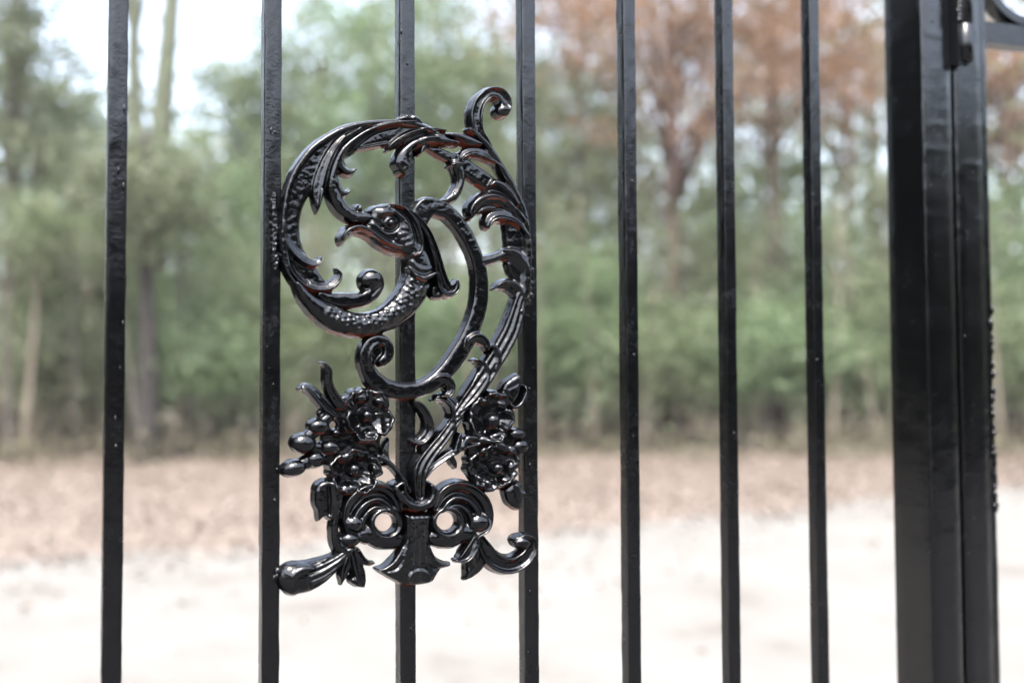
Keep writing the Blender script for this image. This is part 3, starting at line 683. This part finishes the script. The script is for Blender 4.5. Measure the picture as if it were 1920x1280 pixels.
# the flat C-shaped band, rolled up at its lower end
R = Relief('scroll_band', 655, 360, 935, 775)
R.poly(3, [(515, 640), (545, 575), (600, 525), (660, 512), (740, 530), (810, 560), (800, 640), (740, 662), (702, 655), (672, 690), (645, 735), (610, 745), (560, 690)], 10.5, 22)
R.stroke(3, [(700, 600, 60), (800, 632, 62), (880, 712, 60), (940, 802, 58), (985, 892, 56), (1020, 982, 56), (1045, 1092, 60), (1050, 1200, 63), (1040, 1320, 66), (1005, 1450, 68), (950, 1580, 70), (880, 1700, 72), (800, 1810, 70), (700, 1905, 66), (600, 1955, 62), (490, 1975, 66), (390, 1965, 72), (310, 1932, 74), (240, 1875, 72), (195, 1790, 62), (182, 1710, 58), (200, 1640, 54), (250, 1592, 50), (310, 1592, 46), (352, 1635, 46), (352, 1705, 48), (310, 1752, 42)], 10.5, 'flat')
R.ell(4, 265, 480, 92, 92, 6, 'flat')
R.line(4, [(215, 600, 14), (210, 500, 14), (250, 430, 12), (310, 430, 10)], 1.2)
R.stroke(4, [(925, 442, 9), (958, 388, 36), (1020, 372, 50), (1074, 412, 36), (1086, 462, 16)], 16, 'tilt-')
R.stroke(4, [(662, 697, 7), (720, 672, 26), (780, 682, 42), (815, 732, 42), (800, 792, 34), (742, 807, 16)], 15.5, 'tilt-')
R.build(seed=6)
R = Relief('linking_curl', 820, 290, 885, 390)
R.stroke(3, [(855, 258, 46), (888, 335, 46), (888, 420, 40), (852, 500, 42), (795, 540, 32), (762, 545, 16)], 11.5)
R.stroke(3, [(806, 284, 8), (850, 272, 20), (905, 270, 18)], 13)
R.line(3, [(870, 300, 9), (880, 400, 9), (840, 490, 9)], -1.5)
R.build(seed=7)

# the bird: scaled body, head, crest
R = Relief('bird_body', 540, 430, 825, 640)
body = [(300, 770, 30), (390, 890, 66), (520, 990, 95), (640, 1050, 100), (760, 1076, 96), (880, 1066, 96), (990, 1022, 99), (1080, 952, 108), (1150, 872, 114), (1200, 782, 118), (1224, 690, 117), (1215, 610, 110), (1190, 540, 95), (1150, 480, 90)]
R.stroke(2, body, 15.5, h1=16)
R.stroke(2, [(1130, 660, 16), (1180, 712, 36), (1250, 728, 42), (1320, 695, 24)], 19)
R.line(2, [(1150, 610, 12), (1200, 660, 14), (1270, 665, 12), (1320, 640, 9)], 1.6)
R.line(2, [(1150, 770, 12), (1230, 790, 12), (1310, 765, 10)], -2.2)
Cv = cat(R.conv(2, body)); L = np.concatenate([[0], np.cumsum(np.hypot(*np.diff(Cv[:, :2], axis=0).T))])
g = np.random.default_rng(4); tot = L[-1]
for k, d in enumerate(np.arange(tot * 0.22, tot * 0.82, 10.2)):
    q = min(np.searchsorted(L, d), len(Cv) - 2); tx, ty = Cv[q + 1, :2] - Cv[q, :2]; tl = math.hypot(tx, ty); nx, ny = ty / tl, -tx / tl
    for off in (np.array([-0.05, 0.34, 0.72]) if k % 2 else np.array([-0.26, 0.14, 0.54, 0.86])):
        R.bump(Cv[q, 0] + nx * off * Cv[q, 2] + g.normal(0, .9), Cv[q, 1] + ny * off * Cv[q, 2] + g.normal(0, .9), 4.2 * g.uniform(.8, 1.2), 1.9 * g.uniform(.6, 1.2))
R.build(seed=8)
R = Relief('bird_head', 625, 372, 815, 500)
R.poly(2, [(830, 250), (870, 205), (930, 172), (1000, 165), (1070, 185), (1140, 240), (1200, 300), (1245, 400), (1250, 520), (1180, 580), (1100, 570), (1050, 552), (980, 540), (900, 492), (830, 432), (750, 405), (690, 430), (660, 470), (630, 480), (612, 430), (630, 380), (660, 338), (740, 318), (810, 310)], 16.5, 60)
R.ell(2, 950, 248, 120, 72, 18.5, rot=0.15)
R.stroke(2, [(632, 455, 14), (650, 400, 24), (700, 358, 26), (775, 350, 28), (850, 388, 26), (930, 445, 24), (1010, 488, 20), (1070, 500, 12)], 18.5)
R.line(2, [(680, 335, 8), (760, 318, 9), (840, 345, 10), (920, 405, 9), (1000, 450, 8)], -2.5)
R.line(2, [(700, 400, 8), (780, 388, 9), (860, 425, 9), (950, 485, 8), (1040, 515, 7)], -2.6)
R.line(2, [(845, 290, 9), (890, 320, 9), (930, 350, 9)], -2.2)
th = np.linspace(0, 2 * math.pi, 25)
R.line(2, [(985 + 62 * math.cos(a), 320 + 58 * math.sin(a), 11) for a in th], -3.2)
R.ell(2, 985, 320, 47, 45, 21.5)
R.stroke(2, [(990, 182, 10), (1075, 202, 18), (1140, 262, 20), (1190, 342, 21), (1216, 430, 22), (1222, 500, 24), (1202, 548, 26), (1160, 562, 20)], 19.5)
R.line(2, [(1040, 215, 9), (1110, 275, 10), (1160, 360, 10), (1180, 450, 11), (1176, 515, 10)], -3.5)
for x, y in ((1090, 400), (1120, 440), (1080, 450), (1110, 490), (1060, 410), (1140, 480), (1090, 360)): R.bump(480 + x / 4, 340 + y / 4, 4.2, 1.7)
R.build(seed=9)
R = Relief('bird_crest', 740, 380, 870, 565)
R.stroke(2, [(1070, 188, 12), (1140, 222, 18), (1222, 298, 26), (1282, 388, 32), (1322, 490, 36), (1352, 590, 40), (1376, 690, 46), (1400, 780, 62), (1442, 818, 60), (1485, 800, 46), (1507, 750, 22), (1508, 735, 9)], 14.5, 'gutter')
R.stroke(2, [(1330, 800, 22), (1340, 850, 30), (1380, 850, 34)], 10)
R.build(seed=10)

# flowers, buds, berries and leaves on the left
R = Relief('flower_backing', 535, 675, 745, 975)
R.poly(5, [(440, 520), (520, 430), (640, 390), (760, 310), (900, 320), (1040, 390), (1040, 640), (990, 760), (980, 960), (880, 1080), (860, 1160), (780, 1230), (640, 1180), (560, 1080), (530, 960), (560, 830), (480, 760), (500, 640)], 4.5, 20)
R.stroke(5, [(245, 990, 40), (330, 955, 60), (430, 920, 60), (560, 880, 60)], 9)
R.stroke(5, [(322, 782, 60), (390, 710, 60), (460, 640, 60), (540, 560, 50)], 9)
R.stroke(5, [(330, 790, 50), (450, 830, 60), (560, 830, 60)], 8)
R.hole(5, 582, 632, 30, 36)
R.build(seed=11)
R = Relief('curled_leaf', 555, 670, 660, 790)
R.stroke(5, [(700, 480, 40), (630, 440, 58), (565, 350, 52), (530, 250, 44), (528, 160, 42), (500, 105, 22), (470, 92, 10)], 13, 'tilt')
R.stroke(5, [(590, 540, 40), (520, 480, 52), (450, 400, 56), (390, 330, 52), (325, 300, 34), (288, 315, 14)], 12.5, 'tilt-')
R.line(5, [(640, 560, 14), (520, 460, 14), (470, 370, 12)], -3)
R.build(seed=12)
def flower(r, c, R0, ball, box, seed, ph=0.0, sq=(1, 1), n=5):
    """open blossom: ruffled petals rising from a deep throat round a ball"""
    g = np.random.default_rng(seed); R = Relief('flower', *box)
    (cx, cy, k), = R.conv(r, [(c[0], c[1], 1.0)]); R0 = R0 * k
    dx, dy = (R.X - cx) / sq[0], (R.Y - cy) / sq[1]; rr = np.hypot(dx, dy); th = np.arctan2(dy, dx)
    pet = np.abs(np.cos(n * (th - ph) / 2)); q = np.floor((n * (th - ph) / 2 + math.pi / 2) / math.pi).astype(int) % n
    tilt = g.uniform(-2.2, 2.2, n)[q]; size = g.uniform(0.93, 1.10, n)[q]
    Rt = R0 * size * (0.84 + 0.16 * pet ** 0.6 + 0.025 * np.sin(th * 11 + ph) + 0.02 * np.sin(th * 17))
    t = rr / Rt
    h = 4.5 + (11.0 + tilt) * np.clip((t - 0.34) / 0.5, 0, 1) ** 1.7 * (0.75 + 0.25 * pet) + (1.5 * vnoise(R.X / 8, R.Y / 8, seed) - 2.2 * np.clip(pet - .5, 0, 1) * (t < .8)) * np.clip(t - .3, 0, .5) * 2
    h -= 3.4 * np.exp(-(pet / 0.16) ** 2) * np.clip((t - 0.3) / 0.3, 0, 1)
    e = np.clip((t - 0.84) / 0.16, 0, 1); h = WALL + (h - WALL) * np.sqrt(np.clip(1 - e * e, 0, 1))
    R.put((slice(None), slice(None)), (1 - t) * R0, h)
    for q in range(6):                     # curled-over petal edges, knobbly under the paint
        a = ph + q * 1.05 + g.normal(0, .25); d = R0 / k * g.uniform(.66, .86); z = g.uniform(.14, .24) * R0 / k
        R.ell(r, c[0] + d * sq[0] * math.cos(a), c[1] + d * sq[1] * math.sin(a), z * g.uniform(1.1, 1.9), z, g.uniform(12.5, 16), 'round', a + math.pi / 2 + g.normal(0, .4))
    R.ell(r, ball[0], ball[1], ball[2], ball[2], 16.5); return R.build(seed=seed)
flower(5, (850, 545), 225, (850, 540, 60), (628, 705, 752, 845), 13, 0.35, (1.0, 1.06))
flower(5, (750, 1020), 232, (742, 1000, 66), (588, 818, 740, 950), 14, 1.0, (1.04, 0.92))
def berry(r, x, y, rx, ry, h=15, rot=0.0, seed=0, extra=None):
    k = REG[r][2]; ox, oy, _ = REG[r]; m = max(rx, ry) / k + 6
    R = Relief('berry', ox + x / k - m, oy + y / k - m, ox + x / k + m, oy + y / k + m, 0.8)
    R.ell(r, x, y, rx, ry, h, 'round', rot); return R.build(seed=seed)
for q, b in enumerate([(452, 640, 100, 78, 14), (322, 782, 116, 92, 15), (240, 995, 118, 76, 14, -0.25), (425, 920, 88, 76, 13, -0.2), (545, 815, 92, 74, 16), (595, 690, 50, 36, 12)]):
    berry(5, *b[:5], rot=b[5] if len(b) > 5 else 0, seed=20 + q)
R = Relief('folded_leaf', 580, 890, 655, 985)
R.poly(7, [(400, 260), (430, 205), (500, 170), (580, 175), (640, 220), (660, 290), (655, 420), (620, 500), (540, 530), (500, 500), (440, 540), (425, 450), (400, 390)], 12.5, 45)
R.line(7, [(560, 210, 18), (580, 300, 20), (590, 420, 18)], 2.0); R.line(7, [(520, 240, 16), (530, 350, 18), (530, 470, 14)], -3.0)
R.hole(7, 670, 310, 24, 28)
R.build(seed=30)
R = Relief('thorny_twig', 705, 815, 790, 930)
R.stroke(5, [(960, 900, 40), (1020, 925, 34), (1100, 1000, 28), (1170, 1090, 26), (1230, 1190, 30)], 10)
R.stroke(5, [(1035, 950, 34), (1022, 860, 34), (1035, 790, 26), (1052, 740, 8)], 10, 'tilt')
R.build(seed=31)
# and on the right
R = Relief('flower_backing', 865, 700, 1000, 970)
R.poly(6, [(600, 420), (720, 340), (860, 340), (940, 460), (930, 600), (1000, 700), (930, 860), (970, 1000), (900, 1090), (720, 1090), (600, 1000), (590, 820), (600, 700), (570, 560)], 5.5, 20)
R.build(seed=32)
flower(6, (762, 525), 212, (780, 545, 64), (858, 718, 978, 842), 15, 0.1, (0.94, 1.0))
flower(6, (785, 915), 212, (815, 925, 54), (858, 815, 985, 935), 16, 0.75, (0.98, 0.96))
for q, b in enumerate([(978, 655, 76, 50, 13), (1005, 755, 72, 62, 14), (930, 790, 62, 62, 13), (965, 835, 48, 38, 12)]): berry(6, *b, seed=40 + q)
R = Relief('leaf_bud', 925, 692, 995, 775)
R.poly(6, [(845, 300), (880, 235), (980, 168), (1020, 200), (1015, 290), (985, 370), (940, 405), (890, 370)], 11.5, 40)
R.line(6, [(900, 290, 12), (960, 260, 12), (1000, 220, 8)], -0.8)
R.stroke(6, [(1038, 268, 10), (1040, 330, 20), (1005, 410, 26), (950, 440, 24), (905, 400, 18), (860, 320, 8)], 13)
R.build(seed=44)
R = Relief('hanging_leaf', 935, 895, 995, 965)
R.poly(6, [(868, 1105), (900, 1060), (960, 1020), (1010, 1040), (1055, 1110), (1040, 1180), (1012, 1262), (950, 1255), (900, 1210), (880, 1160)], 11.5, 60)
R.line(6, [(960, 1060, 16), (990, 1120, 14), (1040, 1130, 10)], 2.5); R.line(6, [(950, 1080, 9), (970, 1150, 10), (1005, 1220, 9)], -1.5)
R.build(seed=45)
R = Relief('thorny_twig', 790, 805, 905, 915)
R.stroke(6, [(240, 1000, 30), (290, 930, 34), (360, 875, 34), (450, 815, 36), (560, 750, 40), (660, 720, 44)], 11, 'tilt')
R.stroke(6, [(490, 800, 34), (508, 735, 34), (520, 665, 24), (520, 650, 12)], 11)
R.stroke(6, [(450, 830, 34), (480, 890, 30), (492, 925, 12)], 10)
R.stroke(6, [(540, 760, 30), (580, 690, 36), (640, 690, 40)], 12.5)
R.line(6, [(560, 740, 8), (620, 710, 8), (680, 700, 8)], -2)
R.build(seed=46)

# the base: collar, two volutes, fluted shaft, and the feet
def volute(mirror, seed):
    f = (lambda x: 1477 - x) if mirror else (lambda x: x); r = 7 if mirror else 8; dy = 12 if mirror else 0
    m = lambda pts: [(f(p[0]), p[1] + dy, *p[2:]) for p in pts]
    R = Relief('volute', 615 if mirror else 800, 885, 780 if mirror else 935, 1050)
    R.poly(r, [q[:2] for q in m([(330, 380), (420, 260), (520, 210), (660, 250), (790, 400), (810, 560), (730, 650), (620, 710), (500, 770), (380, 755), (310, 700), (300, 500)])], 6, 25)
    R.ell(r, f(440), 680 + dy, 170, 92, 10.5); R.ell(r, f(600), 640 + dy, 130, 85, 10.5)
    R.stroke(r, m([(340, 410, 34), (395, 295, 46), (480, 235, 48), (580, 228, 50), (680, 268, 50), (760, 342, 50), (800, 430, 46), (805, 520, 44), (778, 600, 42), (720, 645, 30)]), 14, 'tilt' if mirror else 'tilt-')
    R.stroke(r, m([(395, 440, 20), (450, 372, 26), (520, 332, 29), (600, 347, 29), (670, 402, 30), (715, 470, 30), (740, 540, 20)]), 12.5)
    R.stroke(r, m([(410, 455, 18), (480, 407, 24), (550, 402, 26), (612, 442, 28), (650, 502, 28), (655, 580, 22)]), 11.5)
    a = np.linspace(0, 2 * math.pi, 25)
    R.stroke(r, [(f(455) + 122 * math.cos(q), 540 + dy + 118 * math.sin(q), 42) for q in a], 12.5, 'ridge')
    R.ell(r, f(728), 545 + dy, 98, 84, 14.5)
    if mirror:
        R.ell(7, 715, 690, 100, 70, 15)
        R.stroke(7, [(610, 470, 40), (585, 560, 40), (588, 660, 46), (620, 745, 62), (690, 800, 62)], 11)
    R.hole(r, f(455), 540 + dy, 80, 82)
    return R.build(seed=seed)
volute(False, 50); volute(True, 51)
R = Relief('fluted_shaft', 700, 940, 852, 1102)
R.poly(8, [(70, 460), (300, 460), (305, 560), (300, 680), (320, 770), (370, 850), (440, 885), (487, 893), (470, 925), (400, 955), (360, 1010), (320, 1062), (200, 1087), (80, 1087), (0, 1050), (-90, 1000), (-162, 945), (-90, 915), (-20, 850), (40, 770), (75, 680), (75, 560)], 12, 60)
for x, a in ((105, .9), (150, 1.2), (190, 1.2), (232, 1.2), (272, .9)): R.line(8, [(x, 490, 13), (x, 640, 13), (190 + (x - 190) * 1.15, 780, 13), (190 + (x - 190) * 1.5, 880, 12)], a)
R.line(8, [(300, 760, 16), (350, 860, 18), (430, 905, 16), (475, 905, 10)], 2.0); R.line(8, [(55, 760, 16), (-10, 870, 18), (-90, 930, 16), (-150, 945, 10)], 2.0)
R.line(8, [(300, 850, 12), (330, 930, 13), (400, 940, 9)], -2.2); R.line(8, [(60, 850, 12), (10, 930, 13), (-70, 960, 9)], -2.2)
R.line(8, [(110, 1050, 14), (130, 985, 15), (195, 955, 16), (265, 980, 15), (290, 1045, 12)], 1.6)
for x0, x1 in ((150, 110), (195, 195), (240, 280)): R.line(8, [(x0, 900, 10), (x1, 1040, 13)], 0.9)
R.build(seed=52)
R = Relief('collar', 728, 890, 825, 970)
R.stroke(8, [(-10, 230, 34), (25, 300, 52), (85, 368, 58), (170, 402, 62), (255, 388, 60), (310, 338, 54), (322, 270, 46), (296, 222, 30)], 17)
R.stroke(8, [(-20, 260, 18), (10, 220, 30), (48, 200, 26), (62, 230, 24), (80, 300, 26), (130, 350, 26)], 18)
R.line(8, [(70, 300, 9), (120, 350, 9), (190, 368, 9), (260, 340, 9), (280, 290, 9)], -2.0)
R.line(8, [(50, 380, 9), (120, 430, 9), (200, 445, 9), (290, 420, 9)], -1.5)
R.build(seed=53)
R = Relief('club_foot', 515, 1015, 705, 1128)
R.stroke(7, [(715, 780, 44), (670, 815, 54), (585, 890, 78), (465, 962, 112), (350, 1010, 134), (240, 1030, 142)], 12, h1=13.5)
for o_ in (-60, -22, 16, 52): R.line(7, [(685 + o_ * .3, 815 + o_ * .5, 11), (590 + o_ * .6, 893 + o_ * .9, 12), (475 + o_ * .6, 965 + o_ * 1.25, 13), (375 + o_ * .4, 1008 + o_ * 1.5, 9)], -1.9)
R.ell(7, 228, 1034, 112, 146, 14.2)
R.line(7, [(345, 905, 9), (362, 960, 10), (352, 1040, 10), (372, 1120, 9)], -1.5)
R.stroke(7, [(395, 930, 16), (330, 935, 46), (265, 960, 52), (215, 1010, 44), (200, 1075, 18)], 15.2)
R.build(seed=54)
R = Relief('pointed_leaf', 620, 1020, 710, 1110)
R.stroke(7, [(735, 780, 40), (690, 900, 52), (660, 1000, 42), (645, 1080, 10)], 10.5, 'tilt')
R.stroke(7, [(740, 790, 46), (770, 900, 60), (800, 1000, 62), (825, 1060, 40), (840, 1100, 8)], 12, 'tilt')
R.stroke(7, [(745, 1040, 40), (790, 1070, 36), (832, 1095, 12)], 11)
R.stroke(7, [(780, 800, 38), (830, 870, 36), (885, 900, 24), (925, 893, 12)], 12.5, 'tilt-')
R.build(seed=55)
R = Relief('crescent_foot', 870, 990, 1015, 1085)
R.stroke(8, [(735, 690, 50), (765, 750, 68), (830, 850, 84), (920, 905, 88), (1020, 905, 84), (1110, 850, 74), (1165, 770, 62), (1165, 705, 52), (1110, 685, 48), (1060, 715, 40)], 13, 'gutter')
R.ell(8, 1098, 712, 92, 66, 14.5, rot=0.2)
R.line(8, [(1030, 700, 8), (1090, 665, 8), (1160, 700, 8)], -1.6); R.line(8, [(800, 760, 10), (860, 850, 10), (950, 880, 10), (1040, 860, 9)], 1.3)
R.build(seed=56)
R = Relief('pointed_leaf', 848, 1000, 925, 1092)
R.stroke(8, [(690, 690, 44), (655, 770, 62), (600, 840, 56), (545, 870, 26), (525, 870, 10)], 13, 'gutter')
R.stroke(8, [(730, 690, 56), (720, 790, 90), (690, 900, 92), (650, 980, 54), (612, 1035, 12)], 11.5, 'tilt')
R.line(8, [(720, 780, 10), (700, 880, 10), (650, 960, 10)], 1.8)
R.build(seed=57)

# weld beads where the casting is fixed to the bars
def weld(name, pts, seed, zs=(.7, 1.3)):
    g = np.random.default_rng(seed); mb = MB()
    for (px, py, n, r) in pts:
        u, z = gate_uz(px, py, n / 1000); mb.blob((float(u) + g.normal(0, .0004), -n / 1000, float(z)), (r / 1000 * g.uniform(.8, 1.2), r / 1000 * g.uniform(.4, .6), r / 1000 * g.uniform(*zs)), 12, 9)
    return mb.build(name, M_BAR, gate)
def ragged_weld(box, pts, h, seed):
    g = np.random.default_rng(seed); R = Relief('weld_bead', *box, 0.7); R.stroke(None, pts, h)
    C_ = cat(R.conv(None, pts))
    for q in range(0, len(C_), 4): R.bump(C_[q, 0] + g.normal(0, 2.6), C_[q, 1] + g.normal(0, 2), g.uniform(1.6, 3.4), g.uniform(-.7, .9))
    R.S += 1.3 * vnoise(R.X / 4.3, R.Y / 5.1, seed) + 0.8 * vnoise(R.X / 2.1, R.Y / 2.7, seed + 2); R.S = np.minimum(R.S, 12)
    R.build(M_BAR, seed, 1)
ragged_weld((495, 355, 545, 515), [(519, 362, 3), (516, 385, 6), (518, 410, 8), (519, 440, 7), (517, 465, 6), (521, 490, 8), (518, 506, 3)], 4.6, 60)
ragged_weld((740, 205, 800, 240), [(748, 224, 3), (760, 220, 6), (772, 219, 7), (784, 223, 6), (793, 229, 3)], 7.0, 61)
weld('weld_bead', [(520, 1072, 1, 4), (524, 1080, 2, 4.5), (517, 1084, 0, 3.5)], 3)
weld('weld_bead', [(992 + (k % 2) * 4, 470 + k * 12, 2, 3.2) for k in range(9)], 4)


# ------------------------------------------------------------------ hinge post, hinge and the fence panel beyond
pu0, pu1 = stile_u(1802, 640, SF), stile_u(1852, 640, SF)
hp = gate_loc = tag(empty('hinge_post', (GO[0] + GU[0] * (pu0 + .025), GO[1] + GU[1] * (pu0 + .025), 0), YAW),
                    'thick black steel post carrying the gate hinge at the right', 'post')
off = pu0 + .025
square_bar('post_tube', pu0 - off, pu1 - pu0, -SF, 0.055, -0.02, 2.25, M_POST, hp, rad=0.004, amp=0.00018, seed=91, lump=0.0006, step=0.004, nd=SF, doff=off,
           drips=[(1824, 324, .0011, .0014), (1836, 409, .0011, .0014), (1826, 971, .0011, .0014), (1812, 889, .0010, .0013), (1815, 1037, .0011, .0015), (1812, 220, .0022, .0012), (1844, 205, .0012, .0018), (1846, 257, .0009, .0013), (1835, 150, .003, .001), (1825, 1160, .0008, .001), (1814, 1252, .0009, .0013), (1808, 630, .0009, .0012)])
mb = MB(); mb.box((pu0 - off - .004, -SF - .003, 2.25), (pu1 - off + .004, -SF + .058, 2.262)); mb.build('post_cap', M_POST, hp, False)
# jamb strip along the far edge of the post, with a row of weld beads
ju0, ju1 = pu1 - off + .0005, pu1 - off + .018
square_bar('jamb_strip', ju0, ju1 - ju0, -SF + .006, 0.02, 0.0, 2.2, M_POST, hp, rad=0.0015, amp=0.0003, seed=93)
g = np.random.default_rng(3); mb = MB()
for z in np.arange(1.07, 1.335, 0.0085):
    z += g.normal(0, .005)
    mb.blob((ju1 - .0018 + g.normal(0, .0007), -SF + .006, z), (.0026 * g.uniform(.4, 1.4), .003, .0048 * g.uniform(.5, 1.7)), 10, 7)
mb.build('weld_bead', M_BAR, hp)
# hinge: two-part barrel, the weld on its left, and the backing block
def hz(px, py, n): u, z = gate_uz(px, py, n); return float(u) - off, float(z)
hg = empty('hinge', (0, 0, 0)); hg.parent = hp
hn = SF + 0.011
hx, zb = hz(1810, 117, hn); _, zm = hz(1810, 47, hn)
mb = MB(); mb.tube([(hx, -hn, zb), (hx, -hn, zb + .001), (hx, -hn, zm - .0012), (hx, -hn, zm - .0005)], [.0085, .0098, .0098, .0088], 20); mb.build('hinge_barrel', M_BAR, hg)
mb = MB(); mb.tube([(hx, -hn, zm + .0004), (hx, -hn, zm + .0012), (hx, -hn, zm + .075), (hx, -hn, zm + .076)], [.0088, .0098, .0098, .0085], 20); mb.build('hinge_barrel', M_BAR, hg)
mb = MB(); mb.tube([(hx, -hn, zb - .004), (hx, -hn, zm + .08)], .004, 12); mb.build('hinge_pin', M_BAR, hg)
mb = MB(); mb.box((hx - .0135, -SF - .013, zb - .004), (hx - .005, -SF + .0005, zm + .076)); mb.build('hinge_block', M_POST, hg, False)
mb = MB(); g = np.random.default_rng(9)
for k in range(14):
    mb.blob((hx - .009 + g.normal(0, .0008), -SF - .013, zm + .004 + k * .0055), (.0065, .0035, .0042), 12, 7)
mb.build('weld_bead', M_BAR, hg)

# the fence panel to the right, seen only by a rail and the foot of a ring
FY = math.radians(17)
c = np.array([math.cos(YAW), math.sin(YAW)]); nrm = np.array([-math.sin(YAW), math.cos(YAW)])
po = np.array([GO[0], GO[1]]) + c * (pu1 + 0.002) + nrm * 0.012
fp = tag(empty('fence_panel', (po[0], po[1], 0), FY), 'black iron fence panel with rings above its rail, cut off at right', 'fence')
def on_panel(px, py, n=0.0):
    fn = np.array([math.sin(FY), -math.cos(FY), 0]); fu = np.array([math.cos(FY), math.sin(FY), 0]); o = np.array([po[0], po[1], 0])
    d = ray(px, py)[:, 0]; t = (fn @ (o + fn * n - CAM)) / (fn @ d); P = CAM + d * t; return float(fu @ (P - o)), float(P[2])
_, zt = on_panel(1890, 45); _, zl = on_panel(1890, 84)
PL = 1.2
mb = MB(); mb.box((0.0, 0.0, zl), (PL, 0.022, zt)); mb.build('rail', M_BAR, fp, False)
rx, rz = on_panel(1928, -57); R0 = (rz - zt)
r_out = R0 + 0.001
def ring(cx, cz, r, name='ring'):
    mb = MB(); a = np.linspace(0, 2 * math.pi, 49)
    prof_r = [(-.0075, -.006), (.0045, -.006), (.0045, .016), (-.0075, .016)]
    V = np.array([[(cx + (r - .0045 + p) * math.cos(q), .004 + d, cz + (r - .0045 + p) * math.sin(q)) for p, d in prof_r] for q in a[:-1]]).reshape(-1, 3)
    i = np.arange(48)[:, None] * 4; i2 = ((np.arange(48) + 1) % 48)[:, None] * 4; j = np.arange(4)[None]; k = (j + 1) % 4
    mb.add(V, np.stack([i + j, i + k, i2 + k, i2 + j], -1).reshape(-1, 4)); return mb.build(name, M_BAR, fp, False)
px_ = max(rx, r_out + 0.001)
for q in range(6):
    ring(px_ + q * 2 * (r_out + .0005), zt + r_out - .0005, r_out)
for q in range(8): square_bar('bar', 0.16 + q * 0.13, BW, 0.004, BW, 0.14, zl + 0.001, M_BAR, fp, seed=100 + q, step=0.01)
mb = MB(); mb.box((0.0, 0.0, zt + 2 * r_out - .001), (PL, 0.022, zt + 2 * r_out + .03)); mb.build('rail', M_BAR, fp, False)
mb = MB(); mb.box((0.0, 0.0, 0.10), (PL, 0.022, 0.14)); mb.build('rail', M_BAR, fp, False)
mb = MB(); mb.box((PL, -.01, -.02), (PL + .05, 0.04, zt + .2)); mb.build('end_post', M_BAR, fp, False)


# ------------------------------------------------------------------ thin haze volume, added to lift the dark tones of the wood
hm = bpy.data.materials.new('lifting_haze'); hm.use_nodes = True; ht = hm.node_tree; ht.nodes.clear()
ho = ht.nodes.new('ShaderNodeOutputMaterial'); pv = ht.nodes.new('ShaderNodeVolumePrincipled')
pv.inputs['Color'].default_value = (1.0, 0.99, 0.97, 1); pv.inputs['Density'].default_value = 0.0009
ht.links.new(pv.outputs[0], ho.inputs['Volume'])
mb = MB(); mb.box((-420, -420, -1.2), (420, 420, 19)); hzb = mb.build('haze', hm, None, False); tag(hzb, 'thin pale haze added to lift the dark wood', 'haze', kind='stuff')
